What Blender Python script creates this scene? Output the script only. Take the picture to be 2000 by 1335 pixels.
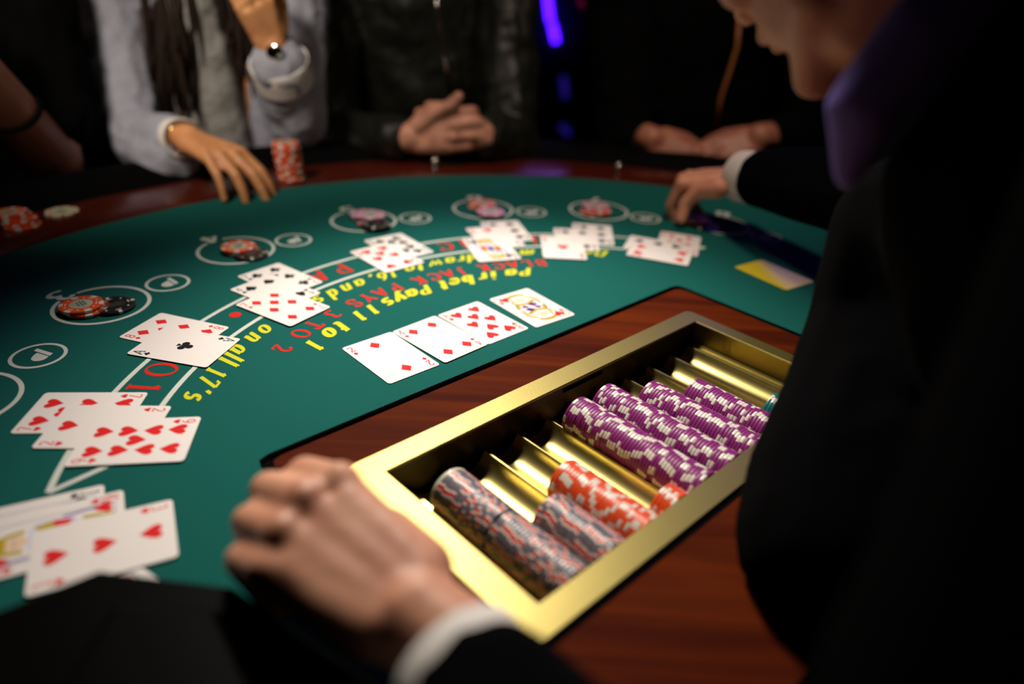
import bpy, bmesh, math, random
from mathutils import Vector, Matrix, Quaternion
random.seed(7)
PI=math.pi
for o in list(bpy.data.objects): bpy.data.objects.remove(o)
SC=bpy.context.scene; COL=SC.collection
T=0.92                       # height of the felt above the floor

# ---------------------------------------------------------------- camera
F_PX=1382.5; CAMH=0.368; PITCH=0.49928; ROLL=0.06493
_cp,_sp,_cr,_sr=math.cos(PITCH),math.sin(PITCH),math.cos(ROLL),math.sin(ROLL)
FW=Vector((0,_cp,-_sp)); _R=Vector((1,0,0)); _U=_R.cross(FW)
RT=_R*_cr+_U*_sr; UP=_U*_cr-_R*_sr
cam=bpy.data.cameras.new('camera'); co=bpy.data.objects.new('camera',cam); COL.objects.link(co)
m=Matrix((RT,UP,-FW)).transposed().to_4x4(); m.translation=Vector((0,0,T+CAMH)); co.matrix_world=m
cam.sensor_width=36; cam.lens=36*F_PX/2000; cam.clip_start=0.01; cam.clip_end=50
cam.dof.use_dof=True; cam.dof.focus_distance=0.70; cam.dof.aperture_fstop=1.6
SC.camera=co
# ---------------------------------------------------------------- world, lights, exposure
w=bpy.data.worlds.new('world'); SC.world=w; w.use_nodes=True
w.node_tree.nodes['Background'].inputs[0].default_value=(0.35,0.3,0.6,1)
w.node_tree.nodes['Background'].inputs[1].default_value=0.0025
def aim(o,tgt): o.rotation_euler=(Vector(tgt)-o.location).to_track_quat('-Z','Y').to_euler()
def light(name,kind,loc,tgt,power,color,**k):
    l=bpy.data.lights.new(name,kind); l.energy=power; l.color=color
    for a,b in k.items(): setattr(l,a,b)
    o=bpy.data.objects.new(name,l); COL.objects.link(o); o.location=loc; aim(o,tgt); return o
light('table_spotlight','SPOT',(-0.22,1.28,T+0.98),(0.0,0.60,T),112,(1.0,0.90,0.78),spot_size=math.radians(53),spot_blend=1.0,shadow_soft_size=0.10)
light('blue_stage_light','SPOT',(0.95,2.5,T+0.92),(0.30,0.75,T),8,(0.14,0.04,1.0),spot_size=math.radians(50),spot_blend=1.0,shadow_soft_size=0.15)
light('player_fill_light','SPOT',(-0.72,0.40,T+1.15),(-0.56,1.36,T+.10),66,(1.0,0.86,0.72),spot_size=math.radians(42),spot_blend=1.0,shadow_soft_size=0.12)  # added fill spot that brightens the woman, no fixture of its own
light('player_fill_light','SPOT',(0.25,0.85,T+1.5),(0.20,1.40,T+.05),50,(1.0,0.78,0.64),spot_size=math.radians(48),spot_blend=1.0,shadow_soft_size=0.12)  # second added fill, lifts the far players' hands and the reaching hand
light('violet_light','SPOT',(0.25,2.9,T+1.1),(-0.45,1.4,T+.1),30,(0.30,0.16,1.0),spot_size=math.radians(40),spot_blend=1.0,shadow_soft_size=0.15)
SC.view_settings.view_transform='Standard'; SC.view_settings.look='None'
SC.view_settings.exposure=0.0; SC.view_settings.gamma=1.0; SC.view_settings.use_curve_mapping=False

# ---------------------------------------------------------------- helpers
def at(px,py,z):
    """the point at height z above the felt seen at a pixel"""
    d=FW*F_PX+RT*(px-1000)-UP*(py-667.5); t=(z-CAMH)/d.z
    return Vector((d.x*t,d.y*t,T+z))
def aty(px,py,y):
    d=FW*F_PX+RT*(px-1000)-UP*(py-667.5); t=y/d.y
    return Vector((d.x*t,y,T+CAMH+d.z*t))
_s=math.sqrt(.5)
def W(s,t,z=0.):
    """tray coordinates: s along the tray, t towards the dealer"""
    return Vector((-.124+_s*(s+t),.445+_s*(s-t),T+z))
MT={}
def mat(name,col,rough=.5,metal=0.,coat=0.,spec=.5,sheen=0.,sub=0.,emit=None,es=0.,vary=None,bump=None,grain=None,coatr=.1):
    m=bpy.data.materials.new(name); m.use_nodes=True; nt=m.node_tree; b=nt.nodes['Principled BSDF']
    b.inputs['Base Color'].default_value=(*col,1); b.inputs['Roughness'].default_value=rough; b.inputs['Metallic'].default_value=metal
    b.inputs['Coat Weight'].default_value=coat; b.inputs['Coat Roughness'].default_value=coatr; b.inputs['Specular IOR Level'].default_value=spec
    b.inputs['Sheen Weight'].default_value=sheen
    if sub: b.inputs['Subsurface Weight'].default_value=sub; b.inputs['Subsurface Radius'].default_value=(.01,.004,.002); b.inputs['Subsurface Scale'].default_value=1.0
    if emit: b.inputs['Emission Color'].default_value=(*emit,1); b.inputs['Emission Strength'].default_value=es
    tc=nt.nodes.new('ShaderNodeTexCoord')
    if vary:   # (scale, amount, second colour)
        n=nt.nodes.new('ShaderNodeTexNoise'); n.inputs['Scale'].default_value=vary[0]; n.inputs['Detail'].default_value=6
        nt.links.new(tc.outputs['Object'],n.inputs['Vector'])
        r=nt.nodes.new('ShaderNodeValToRGB'); r.color_ramp.elements[0].position=.35; r.color_ramp.elements[1].position=.65
        r.color_ramp.elements[0].color=(*col,1); r.color_ramp.elements[1].color=(*vary[1],1)
        nt.links.new(n.outputs['Fac'],r.inputs['Fac']); nt.links.new(r.outputs['Color'],b.inputs['Base Color'])
    if grain:  # (rotation, stretch, second colour): wood
        mp=nt.nodes.new('ShaderNodeMapping'); mp.inputs['Rotation'].default_value=(0,0,grain[0]); mp.inputs['Scale'].default_value=(grain[1],grain[1]*14,grain[1]*14)
        nt.links.new(tc.outputs['Object'],mp.inputs['Vector'])
        n=nt.nodes.new('ShaderNodeTexNoise'); n.inputs['Scale'].default_value=1; n.inputs['Detail'].default_value=8; n.inputs['Distortion'].default_value=.6
        nt.links.new(mp.outputs['Vector'],n.inputs['Vector'])
        r=nt.nodes.new('ShaderNodeValToRGB'); r.color_ramp.elements[0].position=.3; r.color_ramp.elements[1].position=.72
        r.color_ramp.elements[0].color=(*grain[2],1); r.color_ramp.elements[1].color=(*col,1)
        nt.links.new(n.outputs['Fac'],r.inputs['Fac']); nt.links.new(r.outputs['Color'],b.inputs['Base Color'])
    if bump:   # (scale, strength, distance)
        n=nt.nodes.new('ShaderNodeTexNoise'); n.inputs['Scale'].default_value=bump[0]; n.inputs['Detail'].default_value=4
        nt.links.new(tc.outputs['Object'],n.inputs['Vector'])
        u=nt.nodes.new('ShaderNodeBump'); u.inputs['Strength'].default_value=bump[1]; u.inputs['Distance'].default_value=bump[2]
        nt.links.new(n.outputs['Fac'],u.inputs['Height']); nt.links.new(u.outputs['Normal'],b.inputs['Normal'])
    MT[name]=m; return m
mat('felt',(.0038,.092,.078),.95,spec=.10,sheen=.03,vary=(900,(.005,.112,.096)),bump=(2500,.5,.0006))
mat('print_white',(.62,.66,.60),.9,spec=.1)
mat('print_red',(.66,.022,.012),.9,spec=.1)
mat('print_yellow',(.62,.62,.025),.9,spec=.1)
mat('mahogany',(.115,.018,.002),.65,spec=.02,grain=(-PI/4,3.0,(.04,.005,.002)),coatr=.3)
mat('rail_wood',(.07,.009,.004),.25,coat=.3,vary=(14,(.06,.008,.004)))
mat('black_gap',(.0012,.0012,.0014),.9,spec=.03)
mat('black_leather',(.0018,.0018,.002),.7,spec=.03,bump=(300,.3,.001))
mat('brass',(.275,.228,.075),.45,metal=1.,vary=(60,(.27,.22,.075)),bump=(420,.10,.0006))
mat('brass_shaded',(.12,.085,.03),.34,metal=1.)  # brass with the well's dark reflections put into its colour
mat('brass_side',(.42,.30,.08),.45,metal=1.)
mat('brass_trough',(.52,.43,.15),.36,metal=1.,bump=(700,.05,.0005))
mat('card_white',(.84,.79,.75),.5,spec=.12)
mat('card_red',(.72,.018,.020),.6,spec=.08)
mat('card_black',(.008,.008,.010),.6,spec=.08)
mat('card_yellow',(.50,.37,.02),.6,spec=.08); mat('card_blue',(.03,.05,.30),.6,spec=.08); mat('card_purple',(.10,.008,.09),.6,spec=.08); mat('card_pale',(.72,.70,.86),.4); mat('card_skin',(.85,.62,.42),.4)
mat('cut_card',(.72,.55,.03),.24,spec=.25)
mat('chip_purple',(.24,.020,.17),.42,spec=.3); mat('chip_orange',(.80,.085,.015),.34); mat('chip_grey',(.15,.13,.16),.36)
mat('chip_teal',(.01,.16,.15),.34); mat('chip_black',(.012,.010,.010),.3); mat('chip_pink',(.62,.20,.40),.36)
mat('chip_white',(.74,.70,.60),.36); mat('chip_red',(.62,.02,.03),.36); mat('chip_cream',(.62,.60,.42),.4)
mat('chip_label',(.42,.50,.36),.45); mat('chip_ink',(.04,.05,.05),.5)
mat('skin_dealer',(.76,.375,.235),.5,sub=.12,vary=(30,(.62,.26,.16)),bump=(170,.25,.0008))
mat('skin_woman',(.72,.34,.14),.5,sub=.12,vary=(30,(.62,.26,.11)),bump=(220,.2,.0008))
mat('skin_man',(.66,.32,.21),.5,sub=.12,vary=(30,(.42,.18,.12)),bump=(220,.2,.0008))
mat('skin_tan',(.42,.17,.10),.5,sub=.1,vary=(30,(.36,.13,.08)),bump=(220,.2,.0008))
mat('nail',(.72,.30,.28),.3)
mat('suit_black',(.0020,.0020,.0024),1.0,spec=.03,bump=(1200,.3,.0006))
mat('shirt_white',(.80,.76,.72),.75,bump=(900,.2,.0004))
mat('shirt_violet_tint',(.27,.20,.78),.8)  # violet tint of the blue light is put into the shirt colour
mat('jacket_grey',(.34,.35,.42),.85,bump=(45,.5,.006))
mat('sweater_grey',(.34,.33,.31),.9,bump=(60,.5,.006))
mat('leather_jacket',(.007,.008,.005),.48,spec=.3,bump=(16,.5,.012))
mat('black_cloth',(.0025,.0025,.0025),1.0,spec=.04); mat('zip_orange',(.35,.12,.03),.5); mat('hair_dark',(.020,.010,.006),.38)
mat('shoe_plastic',(.0006,.0006,.0005),.5,spec=.035); mat('chrome',(.75,.72,.68),.12,metal=1.)
mat('dark_wall',(.006,.006,.012),.9); mat('dark_carpet',(.010,.006,.012),.95,vary=(8,(.02,.006,.01)))
mat('led_blue',(.02,.01,.2),.5,emit=(.055,.004,1.0),es=7); mat('led_dim',(.02,.01,.1),.5,emit=(.04,.02,.5),es=.25); mat('led_red',(.2,.01,.02),.5,emit=(.8,.02,.05),es=.12)
mat('eye_white',(.8,.78,.74),.2); mat('gold',(.8,.55,.2),.25,metal=1.)

def props(o,label=None,cat=None,group=None,kind=None):
    if label: o['label']=label
    if cat: o['category']=cat
    if group: o['group']=group
    if kind: o['kind']=kind
    return o
def empty(name,loc,label=None,cat=None,group=None):
    o=bpy.data.objects.new(name,None); COL.objects.link(o); o.location=loc; o.empty_display_size=.03
    return props(o,label,cat,group)
def link(name,me,parent=None,loc=None):
    """links a mesh; world coordinates stay put under a parent that is only translated"""
    o=bpy.data.objects.new(name,me); COL.objects.link(o)
    if loc is not None: o.location=loc
    if parent is not None:
        o.parent=parent
        q=parent; off=Vector()
        while q is not None: off+=q.location; q=q.parent
        o.location=Vector(o.location)-off
    return o
def finish(bm,name,mats,smooth=False,angle=None):
    me=bpy.data.meshes.new(name); bm.normal_update(); bm.to_mesh(me); bm.free()
    for k in (mats if isinstance(mats,(list,tuple)) else [mats]): me.materials.append(MT[k])
    if smooth:
        for p in me.polygons: p.use_smooth=True
        if angle:
            try: me.set_sharp_from_angle(angle=angle)
            except Exception: pass
    return me
def prism(bm,pts,z0,z1,mi=0,holes=None):
    """vertical prism over a 2D outline (closed), absolute z"""
    lo=[bm.verts.new((p[0],p[1],z0)) for p in pts]; hi=[bm.verts.new((p[0],p[1],z1)) for p in pts]
    n=len(pts); fs=[]
    for i in range(n): fs.append(bm.faces.new((lo[i],lo[(i+1)%n],hi[(i+1)%n],hi[i])))
    fs.append(bm.faces.new(hi)); fs.append(bm.faces.new(lo[::-1]))
    for f in fs: f.material_index=mi
    bmesh.ops.recalc_face_normals(bm,faces=fs)
    return fs
def box8(bm,P,mi=0):
    """box from 8 points: bottom 4 then top 4"""
    v=[bm.verts.new(p) for p in P]
    fs=[bm.faces.new([v[i] for i in q]) for q in ((3,2,1,0),(4,5,6,7),(0,1,5,4),(1,2,6,5),(2,3,7,6),(3,0,4,7))]
    for f in fs: f.material_index=mi
    bmesh.ops.recalc_face_normals(bm,faces=fs)
def tbox(bm,s0,s1,t0,t1,z0,z1,mi=0):
    box8(bm,[W(s0,t0,z0),W(s1,t0,z0),W(s1,t1,z0),W(s0,t1,z0),W(s0,t0,z1),W(s1,t0,z1),W(s1,t1,z1),W(s0,t1,z1)],mi)
def ringband(bm,c,r0,r1,a0,a1,z,n,mi=0,h=0.):
    full=abs(a1-a0)>=2*PI-1e-6; N=n if full else n+1
    rows=[]
    for i in range(N):
        a=a0+(a1-a0)*i/n; ca,sa=math.cos(a),math.sin(a)
        rows.append([bm.verts.new((c[0]+r*ca,c[1]+r*sa,z)) for r in (r0,r1)])
    for i in range(n):
        j=(i+1)%N; f=bm.faces.new((rows[i][0],rows[i][1],rows[j][1],rows[j][0])); f.material_index=mi
        f.normal_update()
        if f.normal.z<0: f.normal_flip()
def flat(bm,pts,z,mi=0):
    f=bm.faces.new([bm.verts.new((p[0],p[1],z)) for p in pts]); f.material_index=mi; f.normal_update()
    if f.normal.z<0: f.normal_flip()
def tube(bm,path,rads,n=8,mi=0,caps=True):
    path=[Vector(p) for p in path]; rings=[]; up=None
    if not isinstance(rads,(list,tuple)): rads=[rads]*len(path)
    for i,p in enumerate(path):
        d=(path[min(i+1,len(path)-1)]-path[max(i-1,0)]).normalized()
        if up is None: up=d.orthogonal().normalized()
        up=(up-d*up.dot(d)).normalized(); s=d.cross(up)
        rings.append([bm.verts.new(p+(up*math.cos(2*PI*k/n)+s*math.sin(2*PI*k/n))*rads[i]) for k in range(n)])
    for a,b in zip(rings,rings[1:]):
        for k in range(n):
            f=bm.faces.new((a[k],a[(k+1)%n],b[(k+1)%n],b[k])); f.material_index=mi
    if caps:
        for r in (rings[0][::-1],rings[-1]): f=bm.faces.new(r); f.material_index=mi
def lathe(bm,prof,c,n=32,mi=0):
    """prof: (r,z) list, absolute z; closed by fans where r==0"""
    rows=[]
    for r,z in prof:
        rows.append([bm.verts.new((c[0],c[1],z))] if r<1e-7 else [bm.verts.new((c[0]+r*math.cos(2*PI*k/n),c[1]+r*math.sin(2*PI*k/n),z)) for k in range(n)])
    fs=[]
    for a,b in zip(rows,rows[1:]):
        for k in range(n):
            k2=(k+1)%n
            if len(a)==1 and len(b)==1: continue
            if len(a)==1: f=bm.faces.new((a[0],b[k],b[k2]))
            elif len(b)==1: f=bm.faces.new((a[k],a[k2],b[0]))
            else: f=bm.faces.new((a[k],a[k2],b[k2],b[k]))
            f.material_index=mi; fs.append(f)
    bmesh.ops.recalc_face_normals(bm,faces=fs)

# ---------------------------------------------------------------- broad-nib lettering
def arcp(cx,cy,rx,ry,a0,a1,n=14): return [(cx+rx*math.cos(math.radians(a0+(a1-a0)*i/n)),cy+ry*math.sin(math.radians(a0+(a1-a0)*i/n))) for i in range(n+1)]
def G():
    g={}
    L=lambda *p:list(p)
    g['A']=(.80,[L((.06,0),(.40,1)),L((.40,1),(.74,0)),L((.2,.33),(.6,.33)),L((-.02,0),(.2,0)),L((.58,0),(.84,0))])
    g['B']=(.72,[L((.15,0),(.15,1)),[(.05,1),(.38,1)]+arcp(.38,.76,.2,.24,90,-90)+[(.15,.52)],[(.38,.52)]+arcp(.38,.26,.26,.26,90,-90)+[(.05,0)]])
    g['C']=(.76,[arcp(.42,.5,.36,.5,48,312,20),L((.68,.68),(.68,.98))])
    g['D']=(.82,[L((.15,0),(.15,1)),[(.04,1),(.35,1)]+arcp(.35,.5,.40,.5,90,-90,18)+[(.04,0)]])
    g['E']=(.68,[L((.15,0),(.15,1)),L((.04,1),(.6,1),(.6,.8)),L((.15,.52),(.45,.52)),L((.04,0),(.62,0),(.62,.22))])
    g['I']=(.40,[L((.2,0),(.2,1)),L((.06,0),(.34,0)),L((.06,1),(.34,1))])
    g['J']=(.46,[[(.3,1),(.3,.2)]+arcp(.15,.2,.15,.24,0,-140,10),L((.16,1),(.44,1))])
    g['K']=(.80,[L((.15,0),(.15,1)),L((.62,1),(.18,.48)),L((.28,.6),(.66,0)),L((.03,0),(.28,0)),L((.03,1),(.28,1)),L((.52,0),(.8,0)),L((.5,1),(.74,1))])
    g['L']=(.66,[L((.15,0),(.15,1)),L((.04,0),(.6,0),(.6,.24)),L((.04,1),(.28,1))])
    g['N']=(.84,[L((.14,0),(.14,1)),L((.14,1),(.68,0)),L((.68,0),(.68,1)),L((.03,0),(.26,0)),L((.56,1),(.8,1)),L((.03,1),(.2,1))])
    g['O']=(.84,[arcp(.42,.5,.36,.5,90,450,28)])
    g['P']=(.70,[L((.15,0),(.15,1)),[(.05,1),(.38,1)]+arcp(.38,.73,.25,.27,90,-90)+[(.15,.46)],L((.03,0),(.3,0))])
    g['R']=(.78,[L((.15,0),(.15,1)),[(.05,1),(.38,1)]+arcp(.38,.74,.22,.26,90,-90)+[(.15,.48)],L((.36,.48),(.66,0),(.78,0)),L((.03,0),(.28,0))])
    g['S']=(.62,[arcp(.31,.75,.23,.25,40,250,14)+arcp(.31,.25,.25,.27,75,-150,16),L((.5,.72),(.5,.98)),L((.07,.04),(.07,.3))])
    g['T']=(.72,[L((.36,0),(.36,1)),L((.05,.8),(.05,1),(.67,1),(.67,.8)),L((.22,0),(.5,0))])
    g['U']=(.82,[[(.15,1),(.15,.3)]+arcp(.41,.3,.26,.3,180,360,14)+[(.67,1)],L((.03,1),(.27,1)),L((.56,1),(.8,1))])
    g['Y']=(.78,[L((.06,1),(.38,.48)),L((.70,1),(.38,.48)),L((.38,.48),(.38,0)),L((.24,0),(.52,0)),L((-.02,1),(.2,1)),L((.58,1),(.8,1))])
    g['Q']=(.84,g['O'][1]+[L((.5,.2),(.78,-.08))])
    g['1']=(.44,[L((.22,0),(.22,1)),L((.22,1),(.06,.84)),L((.06,0),(.38,0))])
    g['2']=(.64,[arcp(.3,.72,.23,.28,165,-35,14)+[(.08,.03)],L((.06,.05),(.56,.05),(.58,.22))])
    g['3']=(.62,[arcp(.28,.75,.2,.25,150,-80,14),arcp(.28,.27,.25,.27,85,-150,16)])
    g['4']=(.66,[L((.44,0),(.44,1)),L((.44,1),(.05,.28),(.62,.28))])
    g['5']=(.62,[L((.5,1),(.16,1),(.12,.56)),arcp(.28,.3,.24,.3,120,-150,16)])
    g['6']=(.66,[arcp(.32,.3,.24,.3,90,450,20),arcp(.46,.32,.38,.66,185,95,10)])
    g['7']=(.60,[L((.06,.84),(.06,1),(.54,1)),L((.54,1),(.2,0))])
    g['8']=(.64,[arcp(.31,.75,.2,.25,90,450,20),arcp(.31,.26,.24,.26,90,450,20)])
    g['9']=(.66,[arcp(.32,.7,.24,.3,90,450,20),arcp(.18,.68,.38,.66,5,-85,10)])
    g['a']=(.62,[arcp(.26,.3,.2,.3,60,400,18),L((.46,.6),(.46,.08),(.58,0))])
    g['b']=(.62,[L((.13,0),(.13,1)),arcp(.32,.3,.2,.3,150,-150,18),L((.02,1),(.13,1))])
    g['d']=(.64,[L((.47,1),(.47,0),(.6,0)),arcp(.28,.3,.2,.3,30,330,18),L((.36,1),(.47,1))])
    g['e']=(.56,[[(.08,.32),(.46,.34)]+arcp(.28,.3,.2,.3,10,320,18)])
    g['i']=(.34,[L((.16,0),(.16,.58)),L((.04,0),(.3,0)),L((.05,.58),(.16,.58)),L((.13,.8),(.19,.88))])
    g['l']=(.34,[L((.16,0),(.16,1)),L((.03,0),(.3,0)),L((.04,1),(.16,1))])
    g['m']=(.96,[L((.12,0),(.12,.6)),[(.12,.45)]+arcp(.29,.42,.17,.18,150,0,8)+[(.46,0)],[(.46,.45)]+arcp(.63,.42,.17,.18,150,0,8)+[(.8,0)],L((.72,0),(.9,0)),L((.03,0),(.2,0)),L((.38,0),(.54,0))])
    g['n']=(.68,[L((.13,0),(.13,.6)),[(.13,.42)]+arcp(.32,.40,.18,.2,150,0,8)+[(.50,0)],L((.03,0),(.23,0)),L((.42,0),(.64,0)),L((.03,.6),(.13,.6))])
    g['o']=(.60,[arcp(.3,.3,.22,.3,90,450,20)])
    g['r']=(.50,[L((.13,0),(.13,.6)),[(.13,.42)]+arcp(.32,.4,.18,.2,150,40,6),L((.03,0),(.25,0)),L((.03,.6),(.13,.6))])
    g['s']=(.48,[arcp(.24,.45,.15,.15,30,250,10)+arcp(.24,.15,.17,.16,70,-150,10)])
    g['t']=(.46,[[(.18,.9),(.18,.15)]+arcp(.31,.15,.13,.15,180,300,8),L((.04,.6),(.4,.6))])
    g['u']=(.68,[[(.13,.6),(.13,.2)]+arcp(.3,.2,.17,.2,180,330,8)+[(.5,.3)],L((.5,.6),(.5,0),(.62,0)),L((.03,.6),(.13,.6)),L((.4,.6),(.5,.6))])
    g['w']=(.90,[L((.06,.6),(.24,0),(.42,.56)),L((.42,.56),(.6,0),(.8,.6)),L((0,.6),(.16,.6)),L((.7,.6),(.88,.6))])
    g['y']=(.66,[L((.08,.6),(.32,.06)),[(.58,.6),(.3,-.08)]+arcp(.16,-.1,.14,.16,0,-150,8),L((0,.6),(.2,.6)),L((.48,.6),(.66,.6))])
    g[',']=(.30,[L((.16,.08),(.16,.0),(.06,-.2))])
    g["'"]=(.28,[L((.16,1.0),(.16,.92),(.08,.74))])
    g['.']=(.30,[L((.15,.42),(.15,.56))])
    return g
GL=G()
def glyph(bm,ch,fn,z,mi,thick=.17,thin=.075):
    """draws a glyph as flat ribbons; fn maps glyph (x,y) to the plane; small z steps keep crossings clean"""
    adv,strokes=GL[ch]
    for k,st in enumerate(strokes):
        n=len(st); L_=[];R_=[]
        closed=math.dist(st[0],st[-1])<1e-6
        for i,p in enumerate(st):
            a=st[i-1] if i>0 else (st[-2] if closed else st[0]); b=st[i+1] if i<n-1 else (st[1] if closed else st[-1])
            dx,dy=b[0]-a[0],b[1]-a[1]; d=math.hypot(dx,dy) or 1; nx,ny=-dy/d,dx/d
            hw=.5*math.hypot(thick*nx,thin*ny)
            if ch in "." : hw=.17
            L_.append((p[0]+nx*hw,p[1]+ny*hw)); R_.append((p[0]-nx*hw,p[1]-ny*hw))
        zz=z+k*2e-6
        lv=[bm.verts.new((*fn(*q),zz)) for q in L_]; rv=[bm.verts.new((*fn(*q),zz)) for q in R_]
        for i in range(n-1):
            f=bm.faces.new((lv[i],lv[i+1],rv[i+1],rv[i])); f.material_index=mi; f.normal_update()
            if f.normal.z<0: f.normal_flip()
def arc_glyph(bm,ch,deg,c,r,h,z,mi,squash=1.,slant=0.,low=1.,**k):
    """a letter whose foot is on radius r and whose top points at the centre"""
    adv=GL[ch][0]
    if ch.islower(): h*=low
    if ch=='.':
        p=(c[0]+(r-.5*h)*math.cos(math.radians(deg)),c[1]+(r-.5*h)*math.sin(math.radians(deg)))
        flat(bm,[(p[0]+.23*h*math.cos(2*PI*i/20),p[1]+.23*h*math.sin(2*PI*i/20)) for i in range(20)],z,mi); return
    def fn(x,y):
        rr=r-y*h; a=math.radians(deg)+((x-adv/2)*squash+slant*y)*h/(r-.4*h)
        return (c[0]+rr*math.cos(a),c[1]+rr*math.sin(a))
    glyph(bm,ch,fn,z,mi,**k)
# ================================================================ the room
def wall(name,p,q,z0,z1,m):
    bm=bmesh.new(); d=(Vector(q)-Vector(p)).normalized(); n=Vector((-d.y,d.x,0))*.05
    p=Vector(p);q=Vector(q)
    box8(bm,[(*v[:2],z0) for v in (p,q,q+n,p+n)]+[(*v[:2],z1) for v in (p,q,q+n,p+n)])
    props(link(name,finish(bm,name,m)),kind='structure')
wall('wall_back',(3.6,4.6,0),(-3.6,4.6,0),0,2.9,'dark_wall'); wall('wall_left',(-3.6,4.6,0),(-3.6,-2.4,0),0,2.9,'dark_wall')
wall('wall_right',(3.6,-2.4,0),(3.6,4.6,0),0,2.9,'dark_wall'); wall('wall_front',(-3.6,-2.4,0),(3.6,-2.4,0),0,2.9,'dark_wall')
for nm,z0,z1,mm in (('floor',-.05,0,'dark_carpet'),('ceiling',2.9,2.95,'dark_wall')):
    bm=bmesh.new(); prism(bm,[(-3.6,-2.4),(3.6,-2.4),(3.6,4.6),(-3.6,4.6)],z0,z1); props(link(nm,finish(bm,nm,mm)),kind='structure')
# blue light strips far behind the players
def strip(pts,m,label):
    bm=bmesh.new(); tube(bm,pts,.018,8); o=link('light_strip',finish(bm,'light_strip',m,True)); props(o,label,'light',None)
Y0=4.52
strip([aty(1066,-40,Y0),aty(1072,20,Y0),aty(1075,42,Y0)],'led_blue','bright blue light strip, upper piece, on the dark back wall')
strip([aty(1078,46,Y0),aty(1086,82,Y0)],'led_blue','bright blue light strip, lower piece ending between the black jackets')
strip([aty(1100,150,Y0),aty(1104,190,Y0)],'led_dim','dim blue light strip low on the back wall')
strip([aty(1096,245,Y0),aty(1112,262,Y0)],'led_dim','faint blue light patch lowest on the back wall')
strip([aty(1132,2,Y0),aty(1150,6,Y0)],'led_red','faint red light at the top of the back wall')

# ================================================================ the table
C0=(.133,.541)                      # centre of all printed arcs
E1=Vector((_s,_s)); E2=Vector((_s,-_s))
def pol(r,deg,c=C0): a=math.radians(deg); return (c[0]+r*math.cos(a),c[1]+r*math.sin(a))
FC=(.1085,.5403); FR=.806           # centre and radius of the felt
TE=.335                             # dealer's edge of the table, tray coordinate t
def dshape(r,te):
    """half disc closed by the dealer's straight edge at tray coordinate te"""
    k=Vector((FC[0]+.124,FC[1]-.445)); t0=k.dot(E2); x=te-t0
    a=math.degrees(math.acos(max(-1,min(1,x/r)))); base=-45
    return [ (FC[0]+r*math.cos(math.radians(base+a+(360-2*a)*i/96)),FC[1]+r*math.sin(math.radians(base+a+(360-2*a)*i/96))) for i in range(97)]
tb=empty('blackjack_table',(FC[0],FC[1],0),'green felt card table with dark red wooden rim and yellow and red lettering','table')
bm=bmesh.new()
# felt field with a hole for the wooden tray panel
out=dshape(FR,TE-.001)
s0,s1,t0,c1=-.052,.533,-.0575,.012
hole=[W(s0,TE-.001).to_2d(),W(s0,t0+c1).to_2d(),W(s0+c1*.25,t0+c1*.25).to_2d(),W(s0+c1,t0).to_2d(),W(s1-c1,t0).to_2d(),W(s1-c1*.25,t0+c1*.25).to_2d(),W(s1,t0+c1).to_2d(),W(s1,TE-.001).to_2d()]
# out runs from the right end of the straight edge round to the left end; join with the notch
a,b=Vector(out[0]),Vector(out[-1])
notch=hole if (b-hole[0]).length<(b-hole[-1]).length else hole[::-1]
prism(bm,[tuple(p) for p in out]+[tuple(p) for p in notch],T-.004,T)
link('felt',finish(bm,'felt','felt'),tb)
bm=bmesh.new()
bo=dshape(FR+.15,TE-.002); hb=[W(-.003,TE-.002).to_2d(),W(-.003,.003).to_2d(),W(.4695,.003).to_2d(),W(.4695,TE-.002).to_2d()]
nb=hb if (Vector(bo[-1])-hb[0]).length<(Vector(bo[-1])-hb[-1]).length else hb[::-1]
prism(bm,[tuple(p) for p in bo]+[tuple(p) for p in nb],T-.06,T-.0042)      # leaves a well for the tray
prism(bm,[W(-.003,.2155).to_2d()[:],W(.4695,.2155).to_2d()[:],W(.4695,TE-.002).to_2d()[:],W(-.003,TE-.002).to_2d()[:]],T-.06,T-.0042)
prism(bm,[W(-.003,.003).to_2d()[:],W(.4695,.003).to_2d()[:],W(.4695,.2155).to_2d()[:],W(-.003,.2155).to_2d()[:]],T-.06,T-.0385)
link('table_base',finish(bm,'table_base','black_gap'),tb)
def annulus(name,r0,r1,z0,z1,m,te=TE,bev=0.,n=96):
    A=dshape(r0,te);B=dshape(r1,te); bm=bmesh.new()
    if bev:
        prof=[(0,z0),(0,z1-bev),(.15,z1-bev*.3),(.4,z1),(.6,z1),(.85,z1-bev*.3),(1,z1-bev),(1,z0)]
    else: prof=[(0,z0),(0,z1-.0019),(.04,z1),(.98,z1),(1,z1-.002),(1,z0)]
    rows=[]
    for p,q in zip(A,B): rows.append([bm.verts.new((p[0]+(q[0]-p[0])*u,p[1]+(q[1]-p[1])*u,z)) for u,z in prof])
    for r,s in zip(rows,rows[1:]):
        for k in range(len(prof)): bm.faces.new((r[k],r[(k+1)%len(prof)],s[(k+1)%len(prof)],s[k]))
    bm.faces.new(rows[0]); bm.faces.new(rows[-1][::-1]); bmesh.ops.recalc_face_normals(bm,faces=bm.faces)
    return link(name,finish(bm,name,m,True,.6),tb)
annulus('wooden_rim',FR+.0006,FR+.115,T-.004,T+.0015,'rail_wood')
annulus('padded_armrest',FR+.1155,FR+.235,T-.06,T+.026,'black_leather',bev=.03)
bm=bmesh.new(); prism(bm,dshape(FR+.10,TE-.06),T-.20,T-.0605); link('apron',finish(bm,'apron','rail_wood'),tb)
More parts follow.
